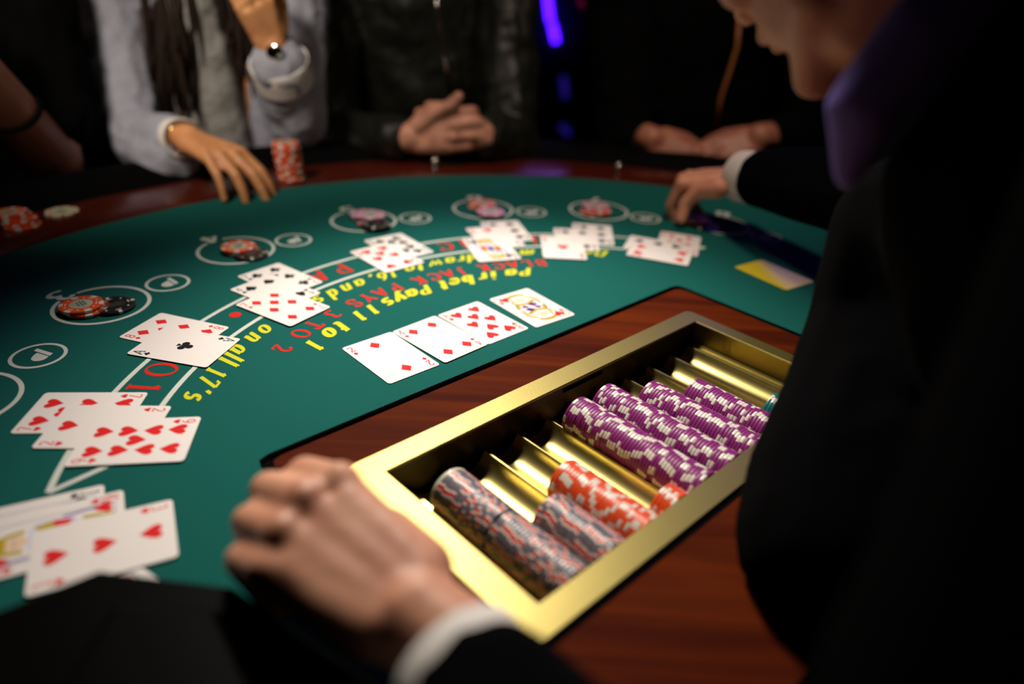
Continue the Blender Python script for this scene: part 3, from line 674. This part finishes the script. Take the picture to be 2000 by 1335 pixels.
# ================================================================ card shoe
sh=empty('card_shoe',(-.2,.2,T),'glossy black plastic card shoe under the dealer\'s left hand','card shoe')
foot=[(-.232,.292),(-.150,.286),(-.052,.228),(-.050,.10),(-.27,.08),(-.335,.205)]
def inset(P,k,z):
    c_=Vector((sum(p[0] for p in P)/len(P),sum(p[1] for p in P)/len(P)))
    return [(*(c_+(Vector(p)-c_)*k),T+z) for p in P]
bm=bmesh.new(); rows=[[bm.verts.new(q) for q in inset(foot,k,z)] for k,z in ((1.0,.0006),(1.0,.034),(.985,.040),(.95,.043))]
for a,b in zip(rows,rows[1:]):
    for k in range(6): bm.faces.new((a[k],a[(k+1)%6],b[(k+1)%6],b[k]))
bm.faces.new(rows[0][::-1]); bm.faces.new(rows[-1]); bmesh.ops.recalc_face_normals(bm,faces=bm.faces)
link('body',finish(bm,'body','shoe_plastic'),sh)
lid=[(-.205,.262),(-.150,.262),(-.095,.195),(-.095,.12),(-.20,.11)]
bm=bmesh.new(); rows=[[bm.verts.new(q) for q in inset(lid,k,z)] for k,z in ((1.0,.0432),(1.0,.048),(.9,.054))]
for a,b in zip(rows,rows[1:]):
    for k in range(5): bm.faces.new((a[k],a[(k+1)%5],b[(k+1)%5],b[k]))
bm.faces.new(rows[-1]); bm.faces.new(rows[0][::-1]); bmesh.ops.recalc_face_normals(bm,faces=bm.faces)
link('lid',finish(bm,'lid','shoe_plastic'),sh)

# ================================================================ figures
def icos(sub=2):
    b=bmesh.new(); bmesh.ops.create_icosphere(b,subdivisions=sub,radius=1); v=[x.co.copy() for x in b.verts]; b.free(); return v
IC=icos(2)
class Blob:
    """overlapping convex pieces that are voxel-remeshed into one continuous surface"""
    def __init__(s): s.bm=bmesh.new()
    def hull(s,pts):
        vs=[s.bm.verts.new(p) for p in pts]
        r=bmesh.ops.convex_hull(s.bm,input=vs,use_existing_faces=False)
        dead=[g for g in r['geom_interior'] if isinstance(g,bmesh.types.BMVert)]+[g for g in r['geom_unused'] if isinstance(g,bmesh.types.BMVert)]
        dead=list({v for v in dead if v.is_valid})
        if dead: bmesh.ops.delete(s.bm,geom=dead,context='VERTS')
    def sph(s,c,r): s.ell(c,r)
    def _e(s,c,r,R=None):
        r=(r,r,r) if not isinstance(r,(tuple,list)) else r; c=Vector(c)
        return [c+(R@Vector((v.x*r[0],v.y*r[1],v.z*r[2])) if R else Vector((v.x*r[0],v.y*r[1],v.z*r[2]))) for v in IC]
    def ell(s,c,r,R=None): s.hull(s._e(c,r,R))
    def cap(s,a,ra,b,rb,R=None): s.hull(s._e(a,ra,R)+s._e(b,rb,R))
    def chain(s,pts,rs,R=None):
        for i in range(len(pts)-1): s.cap(pts[i],rs[i],pts[i+1],rs[i+1],R)
    def build(s,name,m,parent,voxel=.004,smooth=4,disp=None):
        me=bpy.data.meshes.new(name+'_raw'); s.bm.to_mesh(me); s.bm.free()
        o=bpy.data.objects.new(name+'_raw',me); COL.objects.link(o)
        r=o.modifiers.new('r','REMESH'); r.mode='VOXEL'; r.voxel_size=voxel
        q=o.modifiers.new('s','SMOOTH'); q.iterations=smooth; q.factor=.5
        if disp:
            tx=bpy.data.textures.new('folds','CLOUDS'); tx.noise_scale=disp[0]; tx.noise_depth=2
            d=o.modifiers.new('d','DISPLACE'); d.texture=tx; d.strength=disp[1]; d.mid_level=.5
            q=o.modifiers.new('s2','SMOOTH'); q.iterations=2; q.factor=.5
        dg=bpy.context.evaluated_depsgraph_get(); dg.update()
        res=bpy.data.meshes.new_from_object(o.evaluated_get(dg)); res.name=name
        bpy.data.objects.remove(o); bpy.data.meshes.remove(me)
        res.materials.clear(); res.materials.append(MT[m])
        for p in res.polygons: p.use_smooth=True
        return link(name,res,parent)
def frame(f,n):
    f=Vector(f).normalized(); n=Vector(n); n=(n-f*n.dot(f)).normalized(); return f,n
def hand(B,wrist,f,n,side,curl,sc=1.,spread=.06,thumb=(.55,.35,.3),mcp=None,fat=1.,nails=None,thumbpts=None):
    """five separate fingers on a palm. f forward, n out of the back of the hand, side=+1 if the thumb is at f x n"""
    f,n=frame(f,n); s=f.cross(n)*side; w_=Vector(wrist); k=sc
    base=[(.088,.029),(.092,.008),(.086,-.013),(.078,-.031)]
    ln=[(.042,.026,.021),(.047,.029,.022),(.043,.027,.021),(.034,.021,.019)]
    rad=[.0098,.0100,.0094,.0083]
    P=lambda a,b,c:w_+(f*a+s*b+n*c)*k
    K=[P(a,b,.004 if i in(1,2) else .001) for i,(a,b) in enumerate(base)]
    # palm: heel plus four rays that stay slightly raised at the knuckles
    B.cap(P(-.012,.004,0),(.021*k),P(.022,.010,-.004),(.0185*k)); B.cap(P(-.012,-.006,0),(.020*k),P(.022,-.016,-.003),(.0175*k))
    for i in range(4):
        B.cap(P(.014,base[i][1]*.55,-.002),.0158*k*fat,K[i]-n*.0015*k,.0108*k*fat)
    B.hull([p+d for p in (P(.02,.018,-.004),P(.02,-.018,-.004),K[0]-f*.008*k-n*.004*k,K[3]-f*.008*k-n*.004*k) for d in (n*.0175*k,-n*.011*k)])
    for i in range(4):
        ca=curl[i]; p=K[i]; sd=(1.5-i)*spread
        d=(f+s*sd).normalized(); ax=d.cross(n).normalized()   # rotating d about ax by -angle goes to -n
        pts=[p]; ang=0
        for j in range(3):
            ang+=ca[j]; dd=Quaternion(ax,-ang)@d; p=p+dd*ln[i][j]*k; pts.append(p)
        r=rad[i]*k*fat
        B.chain(pts,[r*1.12,r*1.06,r*.93,r*.80])
        B.sph(pts[0]+n*.001*k,r*1.22); B.sph(pts[1],r*1.10)
        if nails is not None:
            e=(pts[3]-pts[2]).normalized(); nn=(ax.cross(e)); nn=nn if nn.dot(n)>0 or ang>1.2 else -nn
            nails.append((pts[3]-e*.002*k,e,nn.normalized(),r))
    if thumbpts: T_=[Vector(q) for q in thumbpts]
    else:
        b0=P(.018,.022,-.006); a,b_,c_=thumb
        d=(f*math.cos(a)+s*math.sin(a)-n*b_).normalized(); d2=(d+f*c_*.8-s*c_*.6-n*.15).normalized(); d3=(d2+f*c_*.5-s*c_*.5).normalized()
        T_=[b0,b0+d*.044*k,b0+d*.044*k+d2*.033*k,b0+d*.044*k+d2*.033*k+d3*.025*k]
    B.chain(T_,[.0165*k*fat,.0128*k*fat,.0112*k*fat,.0092*k*fat])
    B.cap(P(.03,.018,-.004),.013*k*fat,T_[1],.012*k*fat)
    return K
def nailmesh(name,lst,parent,k=.8):
    for c,e,nn,r in lst:
        bm=bmesh.new(); s=e.cross(nn)
        g=[[bm.verts.new(c+e*(a*r*.75)+s*(b*r*.7)+nn*(r*(.82-.25*b*b)-abs(a)*.06*r)) for b in (-1,-.5,0,.5,1)] for a in (-1,-.3,.4,1)]
        for a in range(3):
            for b in range(4): bm.faces.new((g[a][b],g[a][b+1],g[a+1][b+1],g[a+1][b]))
        link(name,finish(bm,name,'nail',True),parent)
def head(B,c,f,u,k=1.):
    """skull, jaw, nose, lips, brow and ears; c is the middle of the skull, f the way the face looks"""
    f,u=frame(f,u); s=f.cross(u); R=Matrix((s,f,u)).transposed(); c=Vector(c)
    P=lambda a,b,d:c+(s*a+f*b+u*d)*k
    B.ell(P(0,-.008,.03),(.074*k,.094*k,.082*k),R); B.ell(P(0,.02,-.02),(.064*k,.074*k,.085*k),R)
    B.hull([q for a in (-.045,.045) for q in B._e(P(a,.02,-.055),.018*k)]+B._e(P(0,.068,-.092),(.022*k,.014*k,.014*k),R))
    B.cap(P(0,.088,.008),.008*k,P(0,.104,-.026),.0105*k); B.sph(P(.011,.096,-.030),.0075*k); B.sph(P(-.011,.096,-.030),.0075*k)
    B.cap(P(-.020,.083,-.054),.0055*k,P(.020,.083,-.054),.0055*k); B.cap(P(0,.089,-.051),.006*k,P(0,.089,-.059),.0065*k)
    for a in (-1,1):
        B.cap(P(a*.014,.086,.022),.007*k,P(a*.046,.074,.022),.007*k); B.cap(P(a*.073,-.006,.018),(.005*k,.012*k,.018*k),P(a*.070,.0,-.012),(.004*k,.008*k,.012*k),R)
        B.sph(P(a*.040,.066,-.022),.020*k)
    return P
def eyes(P,parent):
    for a in (-1,1):
        bm=bmesh.new(); bmesh.ops.create_uvsphere(bm,u_segments=16,v_segments=10,radius=.0125); c=P(a*.031,.069,.006)
        for v in bm.verts: v.co+=c
        link('eye',finish(bm,'eye','eye_white',True),parent)
def cuff(name,a,b,r,thick,m,parent,flat_=1.,ax=None):
    """an open sleeve end: a short tube from a to b with wall thickness"""
    a,b=Vector(a),Vector(b); d=(b-a).normalized(); u=d.orthogonal().normalized() if ax is None else (Vector(ax)-d*Vector(ax).dot(d)).normalized(); s=d.cross(u); n=40; bm=bmesh.new(); rr=[]
    L_=(b-a).length
    for (x,q) in ((0,r),(L_*.5,r*1.0),(L_-.0015,r*1.0),(L_,r-.0008),(L_,r-thick+.0005),(L_-.0015,r-thick),(0,r-thick)):
        rr.append([bm.verts.new(a+d*x+(u*math.cos(2*PI*k/n)*flat_+s*math.sin(2*PI*k/n))*q) for k in range(n)])
    for p,q in zip(rr,rr[1:]+rr[:1]):
        for k in range(n): bm.faces.new((p[k],p[(k+1)%n],q[(k+1)%n],q[k]))
    bmesh.ops.recalc_face_normals(bm,faces=bm.faces)
    return link(name,finish(bm,name,m,True,.8),parent)
def V(x,y,z): return Vector((x,y,T+z))
def stool(p,label):
    e=empty('bar_stool',(p[0],p[1],0),label,'stool','stools of the players'); top=T-.36
    bm=bmesh.new(); lathe(bm,[(0,top-.07),(.16,top-.07),(.185,top-.05),(.185,top-.02),(.16,top),(0,top)],p,28); link('seat',finish(bm,'seat','black_leather',True,.8),e)
    bm=bmesh.new(); lathe(bm,[(0,0),(.2,0),(.2,.012),(.04,.03),(.028,.06),(.028,top-.071),(0,top-.071)],p,24); link('pedestal',finish(bm,'pedestal','chrome',True,.6),e)
def legs(B,hip,toward,shoe=True,side=.095,r=1.):
    """thighs and shins of somebody sitting"""
    d=Vector((*toward,0)).normalized(); s=Vector((d.y,-d.x,0)); hip=Vector(hip)
    for a in (-1,1):
        h=hip+s*a*side; k=h+d*.30+Vector((0,0,.02)); an=Vector((k.x,k.y,0))-d*.10+Vector((0,0,.30))
        B.chain([h,k,an],[.085*r,.062*r,.045*r]); B.cap(an+Vector((0,0,-.04)),.045,an+d*.12+Vector((0,0,-.07)),.035)

# ---------------------------------------------------------------- the dealer
SLs,SRs=V(.255,.235,.335),V(.475,.60,.33)
ELs,ERs=V(.105,.060,.095),V(.43,.87,.135)
WL=at(816,1204,.070); KL=at(642,1060,.082); fL=(KL-WL)
WR=V(.338,1.118,.082)
HC=aty(1692,-252,.50)
print('left hand wrist-knuckle',fL.length,'HC',HC)
hip=W(.33,.55,.02)
de=empty('person',(hip.x,hip.y,0),'dealer in a black suit and white cuffs leaning in from the right','person')
B=Blob(); NL=[]
nL=Vector((-.10,-.22,1))
hand(B,WL,fL,nL,+1,[(.60,1.15,.7),(.60,1.20,.7),(.62,1.25,.7),(.66,1.25,.7)],sc=.99,spread=.02,fat=1.18,thumbpts=None,thumb=(.35,.5,.5),nails=None)
B.chain([WL+Vector((0,0,-.002)),WL-fL.normalized()*.05,ELs],[.0265,.029,.043])
# right hand reaching down to the chips
fR=Vector((-.70,.35,-.22)); 
hand(B,WR,fR,(-.25,.10,.9),-1,[(1.0,.6,.3),(1.05,.7,.35),(1.1,.7,.4),(1.1,.7,.4)],sc=.92,spread=.04,fat=1.1,thumbpts=[at(1402,368,.070),at(1364,372,.060),at(1338,398,.036),at(1330,430,.012)])
B.chain([WR,ERs],[.0275,.042]); B.chain([ERs,SRs],[.045,.058]); B.chain([ELs,SLs],[.045,.058])
ch=(SLs+SRs)/2
tv=Vector((-E2.x,-E2.y,0)); sv=Vector((E1.x,E1.y,0)); R0=Matrix((sv,Vector((E2.x,E2.y,0)),Vector((0,0,1)))).transposed()
B.cap(SLs,.06,SRs,.06); B.cap(ch+Vector((0,0,-.08)),(.16,.11,.13),hip,(.16,.12,.12),R0)
fH=Vector((-.42,.72,-.55)); uH=Vector((-.35,.35,.85))
PH=head(B,HC,fH,uH,1.02)
B.cap(ch+Vector((0,0,.02)),.062,HC+(ch-HC).normalized()*.07,.052)
for a in (-1,1):
    h=hip+sv*a*.10+Vector((0,0,-.08)); B.chain([h,h+Vector((0,0,-.40))+tv*.02,Vector((h.x,h.y,.09))],[.085,.062,.045]); B.cap(Vector((h.x,h.y,.05)),.045,Vector((h.x,h.y,.04))+tv*.14,.034)
B.build('body','skin_dealer',de,.0028,9)
eyes(PH,de)
def hair_cap(name,c,f,u,parent,k=1.,m='hair_dark',back=0.):
    f,u=frame(f,u); s=f.cross(u); R=Matrix((s,f,u)).transposed(); c=Vector(c); B=Blob()
    P=lambda a,b,d:c+(s*a+f*b+u*d)*k
    B.ell(P(0,-.018,.042),(.080*k,.094*k,.080*k),R); B.ell(P(0,-.045,-.01),(.074*k,.062*k,.085*k),R); B.cap(P(-.04,.05,.085),.024*k,P(.04,.05,.085),.024*k)
    return B.build(name,m,parent,.005,3,(.02,.008))
hair_cap('hair',HC,fH,uH,de,1.02)
# suit
B=Blob()
B.chain([WR+(ERs-WR).normalized()*.070,ERs+Vector((0,0,.0)),SRs],[.046,.062,.078]);
dLs=(ELs-WL).normalized()
B.chain([WL+dLs*.066,ELs,SLs],[.040,.058,.078])
B.cap(SLs+Vector((.01,.01,-.01)),.082,SRs+Vector((-.01,-.01,-.01)),.082)
B.cap(ch+Vector((0,0,-.06)),(.19,.135,.15),hip+Vector((0,0,-.02)),(.185,.14,.15),R0)
front=[(1640,440,.50,.050),(1592,640,.49,.056),(1535,800,.44,.056),(1468,960,.385,.055),(1440,1090,.345,.052)]
FP=[];FRr=[]
for px,py,yy,r in front: FP.append(aty(px,py,yy)+RT*(r*1.02)+Vector((0,.01,0))); FRr.append(r)
B.chain(FP,FRr)
for p,r in zip(FP,FRr): B.cap(p,r,Vector((.36,.44,p.z)),.11)
B.build('jacket','suit_black',de,.005,5,(.07,.006))
B=Blob()
for a in (-1,1):
    h=hip+sv*a*.10+Vector((0,0,-.08)); B.chain([h,h+Vector((0,0,-.40))+tv*.02,Vector((h.x,h.y,.12))],[.10,.078,.066])
B.build('trousers','suit_black',de,.008,3)
cuff('shirt_cuff',WL+dLs*.070,WL+dLs*.038,.0345,.003,'shirt_white',de)
dRs=(ERs-WR).normalized()
cuff('shirt_cuff',WR+dRs*.085,WR+dRs*.014,.0400,.003,'shirt_white',de)
# open shirt collar and shirt front
B=Blob(); yc=.40
B.chain([aty(1930,-60,yc),aty(1800,70,yc),aty(1690,205,yc)],[.020,.022,.020]); B.cap(aty(1690,215,yc),.020,aty(1655,340,yc),.008)
B.hull([aty(1610,205,yc),aty(1640,185,yc),aty(1770,210,yc),aty(1700,330,yc),aty(1645,375,yc),aty(1612,205,yc+.02),aty(1770,215,yc+.03),aty(1645,374,yc+.01)])
B.build('shirt_collar','shirt_violet_tint',de,.003,4)

# ---------------------------------------------------------------- the woman
wh=Vector((-.66,1.62,0)); wo=empty('person',wh,'woman in a pale grey jacket with long dark hair, one hand on the table','person'); sk='skin_woman'
SR_,SL_=aty(192,-30,1.50),aty(575,-35,1.52); ER_,EL_=V(-.735,1.325,.030),aty(583,238,1.37); WR_=V(-.548,1.160,.074); WL_=aty(535,92,1.285)
HW=aty(405,-165,1.46)
B=Blob()
fw=Vector((.80,-.42,-.16))
hand(B,WR_,fw,(.30,-.15,.9),-1,[(.50,.35,.2),(.42,.40,.2),(.46,.42,.2),(.52,.40,.2)],sc=.98,spread=.14,fat=.92,thumb=(.7,.5,.3))
B.chain([WR_,WR_+(ER_-WR_).normalized()*.05,ER_],[.0235,.026,.038]); B.chain([ER_,SR_],[.038,.048]); B.chain([WL_,EL_,SL_],[.022,.038,.048])
hand(B,WL_,(aty(505,15,1.27)-WL_),(.3,-.6,.2),+1,[(.3,.9,.5)]*4,sc=.95,fat=.9)
cw=(SR_+SL_)/2; hw_=Vector((wh.x,wh.y,T-.28))
B.cap(SR_,.05,SL_,.05); B.cap(cw+Vector((0,.03,-.08)),(.14,.09,.12),hw_,(.16,.12,.10)); legs(B,hw_,(.3,-1))
PW=head(B,HW,(.15,-.8,-.5),(0,-.4,.9),.95); B.cap(cw+Vector((-.01,-.02,.03)),.045,HW+Vector((0,.0,-.06)),.045)
B.build('body',sk,wo,.0036,4); eyes(PW,wo)
B=Blob()
d1=(ER_-WR_).normalized(); d2=(EL_-WL_).normalized()
B.chain([WR_+d1*.055,ER_,SR_],[.037,.055,.078]); B.cap(ER_,.055,aty(332,312,1.20),.050); B.chain([WL_+d2*.035,WL_+d2*.09,EL_,SL_],[.052,.050,.055,.066])
B.cap(SR_,.068,SL_,.068); B.cap(SR_+Vector((.03,.02,-.05)),.085,hw_+Vector((-.08,0,.02)),.12); B.cap(SL_+Vector((-.03,.02,-.05)),.085,hw_+Vector((.08,0,.02)),.12)
B.build('jacket','jacket_grey',wo,.005,4,(.05,.016))
B=Blob(); B.cap(cw+Vector((.01,-.085,.0)),(.06,.04,.05),hw_+Vector((.02,-.125,.14)),(.08,.05,.08)); B.build('sweater','sweater_grey',wo,.006,3,(.04,.010))
cuff('jacket_cuff',WR_+d1*.062,WR_+d1*.026,.0335,.004,'shirt_white',wo); cuff('jacket_cuff',WL_+d2*.07,WL_+d2*.026,.052,.004,'shirt_white',wo)
bm=bmesh.new(); c=WR_+d1*.014
u=d1.orthogonal().normalized(); s=d1.cross(u); tube(bm,[c+u*.0275*math.cos(2*PI*k/24)+s*.0275*math.sin(2*PI*k/24) for k in range(25)],.0016,6); link('bracelet',finish(bm,'bracelet','gold',True),wo)
bm=bmesh.new(); c=WL_+d2*.012; u=d2.orthogonal().normalized(); s=d2.cross(u)
tube(bm,[c+u*.027*math.cos(2*PI*k/24)+s*.027*math.sin(2*PI*k/24) for k in range(25)],.004,8); wt=link('wrist_watch',finish(bm,'wrist_watch','black_leather',True),wo)
bm=bmesh.new(); q=c+Vector((.008,-.030,.004)); bmesh.ops.create_uvsphere(bm,u_segments=20,v_segments=10,radius=1); 
for v in bm.verts: v.co=Vector((v.co.x*.015,v.co.y*.005,v.co.z*.015))+q
link('watch_case',finish(bm,'watch_case','chrome',True),wt)
hair_cap('hair',HW,(.15,-.8,-.5),(0,-.4,.9),wo,.97)
bm=bmesh.new(); rnd=random.Random(3)
def lock(x0,x1,y1,yd,w_=.010):
    a=HW+Vector(((x0-405)/1382*1.5,-.02+rnd.uniform(-.02,.02),.04)); e=aty(x1,y1,yd); mid=aty((x0*.45+x1*.55),y1*.35-20,yd-.0)
    pts=[]
    for i in range(9):
        t=i/8; p=a*(1-t)**2+mid*2*t*(1-t)+e*t*t; p+=Vector((.004*math.sin(5*t+x0),.004*math.cos(4*t+x1),0)); pts.append(p)
    tube(bm,pts,[w_*(.9-.75*(i/8)**2) for i in range(9)],6)
for i in range(46): lock(rnd.uniform(300,380),rnd.uniform(285,385),rnd.uniform(90,235),1.37+rnd.uniform(0,.05),.011)
for i in range(34): lock(rnd.uniform(420,495),rnd.uniform(440,520),rnd.uniform(60,200),1.37+rnd.uniform(0,.05),.010)
link('hair_locks',finish(bm,'hair_locks','hair_dark',True),wo)['label']='long dark brown hair falling over the jacket'
stool((wh.x,wh.y+.03),'bar stool under the woman in the grey jacket')

# ---------------------------------------------------------------- man in the leather jacket
mh=Vector((-.16,1.78,0)); mo=empty('person',mh,'man in a black leather jacket with clasped hands behind the table','person')
a1,a2=aty(640,-120,1.70),aty(975,-120,1.70); e1,e2=aty(650,275,1.52),aty(1000,285,1.52); w1,w2=aty(800,268,1.375),aty(935,262,1.40)
B=Blob()
hand(B,w1,(.90,-.10,.22),(-.05,-1,.25),-1,[(.55,1.05,.6),(.55,1.0,.6),(.6,.9,.6),(.6,.8,.5)],sc=1.0,spread=.03,fat=1.1,thumbpts=[w1+Vector((.018,-.005,.022)),w1+Vector((.050,-.012,.052)),w1+Vector((.078,-.016,.066)),w1+Vector((.094,-.014,.084))])
hand(B,w2,(-.93,-.05,.12),(-.2,-.8,.55),+1,[(.7,1.0,.6)]*4,sc=1.0,spread=.02,fat=1.1)
B.chain([w1,e1,a1],[.028,.044,.055]); B.chain([w2,e2,a2],[.028,.044,.055]); cm=(a1+a2)/2; hm=Vector((mh.x,mh.y,T-.28))
B.cap(a1,.055,a2,.055); B.cap(cm+Vector((0,.02,-.12)),(.16,.10,.14),hm,(.17,.13,.10)); legs(B,hm,(.15,-1)); HM=cm+Vector((0,-.07,.205)); PM=head(B,HM,(.1,-.9,-.35),(0,-.3,.95)); B.cap(cm,.058,HM,.052)
B.build('body','skin_man',mo,.0040,4); eyes(PM,mo)
B=Blob(); B.chain([w1+(e1-w1).normalized()*.045,e1,a1],[.046,.062,.082]); B.chain([w2+(e2-w2).normalized()*.035,e2,a2],[.046,.062,.082]); B.cap(a1,.085,a2,.085)
B.cap(cm+Vector((0,.0,-.12)),(.20,.13,.16),hm,(.20,.15,.12)); B.build('jacket','leather_jacket',mo,.006,5,(.09,.03))
bm=bmesh.new(); zp=[aty(845,-60,1.545),aty(858,40,1.535),aty(868,110,1.53),aty(880,190,1.535)]; tube(bm,zp,.0035,6); link('zip',finish(bm,'zip','chrome',True),mo)
hair_cap('hair',HM,(.1,-.9,-.35),(0,-.3,.95),mo)
stool((mh.x,mh.y+.03),'bar stool under the man in the leather jacket')

# ---------------------------------------------------------------- player at the right, behind the dealer's hand
th=Vector((.42,1.86,0)); to=empty('person',th,'player in dark clothes with an orange zip, fingers touching at the table edge','person')
a1,a2=aty(1200,-80,1.80),aty(1590,-60,1.80); e1,e2=aty(1215,300,1.66),aty(1570,270,1.66); w1,w2=aty(1272,272,1.53),aty(1482,268,1.53)
B=Blob()
hand(B,w1,(.80,-.25,-.42),(.3,-1,.35),-1,[(.25,.35,.25)]*4,sc=1.08,spread=.12,fat=1.15,thumb=(.6,.4,.4)); hand(B,w2,(-.86,-.2,-.40),(-.2,-.8,.6),+1,[(.15,.25,.2)]*4,sc=.95,spread=.12,fat=1.1,thumb=(.6,.4,.4))
B.chain([w1,e1,a1],[.030,.044,.055]); B.chain([w2,e2,a2],[.030,.044,.055]); ct=(a1+a2)/2; ht=Vector((th.x,th.y,T-.28))
B.cap(a1,.055,a2,.055); B.cap(ct+Vector((0,.02,-.12)),(.16,.10,.14),ht,(.17,.13,.10)); legs(B,ht,(-.2,-1)); HT=ct+Vector((0,-.07,.205)); PT=head(B,HT,(-.2,-.9,-.4),(0,-.35,.95)); B.cap(ct,.058,HT,.052)
B.build('body','skin_tan',to,.0042,4); eyes(PT,to)
B=Blob(); B.chain([w1+(e1-w1).normalized()*.05,e1,a1],[.042,.060,.080]); B.chain([w2+(e2-w2).normalized()*.05,e2,a2],[.042,.060,.080]); B.cap(a1,.08,a2,.08)
B.cap(ct+Vector((0,0,-.12)),(.20,.13,.16),ht,(.20,.15,.12)); B.build('jacket','black_cloth',to,.006,3,(.06,.02))
bm=bmesh.new(); tube(bm,[aty(1444,40,1.64),aty(1440,90,1.635),aty(1425,140,1.63),aty(1408,190,1.63),aty(1398,262,1.645)],.0048,6); link('zip',finish(bm,'zip','zip_orange',True),to)['label']='orange zip'
hair_cap('hair',HT,(-.2,-.9,-.4),(0,-.35,.95),to)
stool((th.x,th.y+.03),'bar stool under the player with the orange zip')

# ---------------------------------------------------------------- player at the left edge
lh=Vector((-1.05,1.25,0)); lo=empty('person',lh,'player in black at the left edge, bare forearm with a dark bracelet','person')
wl=aty(-45,130,1.02); el=aty(105,318,1.14); sl=aty(15,-60,1.30); s2=aty(-330,-60,1.20); e2=aty(-420,330,1.05); w2=V(-1.02,.86,.05)
B=Blob(); B.chain([wl,wl*.35+el*.65,el],[.030,.040,.042]); B.chain([el,sl],[.044,.055]); B.chain([w2,e2,s2],[.028,.042,.055]); B.cap(sl,.055,s2,.055)
hand(B,wl,(-.25,-.1,.6),(.3,-.8,.2),+1,[(.4,.7,.4)]*4,sc=.95); hand(B,w2,(.8,-.1,-.1),(0,0,1),-1,[(.3,.5,.3)]*4,sc=.95)
cl=(sl+s2)/2; hl=Vector((lh.x,lh.y,T-.28)); B.cap(cl+Vector((0,.02,-.1)),(.13,.12,.13),hl,(.15,.15,.10)); legs(B,hl,(1,-.5)); HL=cl+Vector((.04,-.04,.20)); PL=head(B,HL,(.8,-.5,-.4),(.2,-.1,.95)); B.cap(cl,.055,HL,.05)
B.build('body','skin_tan',lo,.0042,4); eyes(PL,lo)
B=Blob(); B.cap(el*.78+sl*.22+Vector((.008,.0,.0)),.062,sl,.095); B.chain([aty(118,190,1.25),aty(158,325,1.22)],[.055,.052]); B.cap(sl,.085,s2,.08); B.cap(e2,.055,s2,.07); B.cap(cl+Vector((0,.03,-.1)),(.18,.13,.15),hl,(.18,.17,.12)); B.cap(sl,.08,aty(118,190,1.25),.055)
B.cap(aty(165,330,1.22),.05,hl+Vector((.05,0,.1)),.12)
B.build('shirt','black_cloth',lo,.006,3,(.06,.02))
bm=bmesh.new(); dl=(el-wl).normalized(); c=wl*.58+el*.42; u=dl.orthogonal().normalized(); s=dl.cross(u)
tube(bm,[c+(u*math.cos(2*PI*k/28)+s*math.sin(2*PI*k/28))*.0390 for k in range(29)],.0042,8); link('bracelet',finish(bm,'bracelet','black_leather',True),lo)
hair_cap('hair',HL,(.8,-.5,-.4),(.2,-.1,.95),lo)
stool((lh.x,lh.y+.03),'bar stool under the player at the left edge')
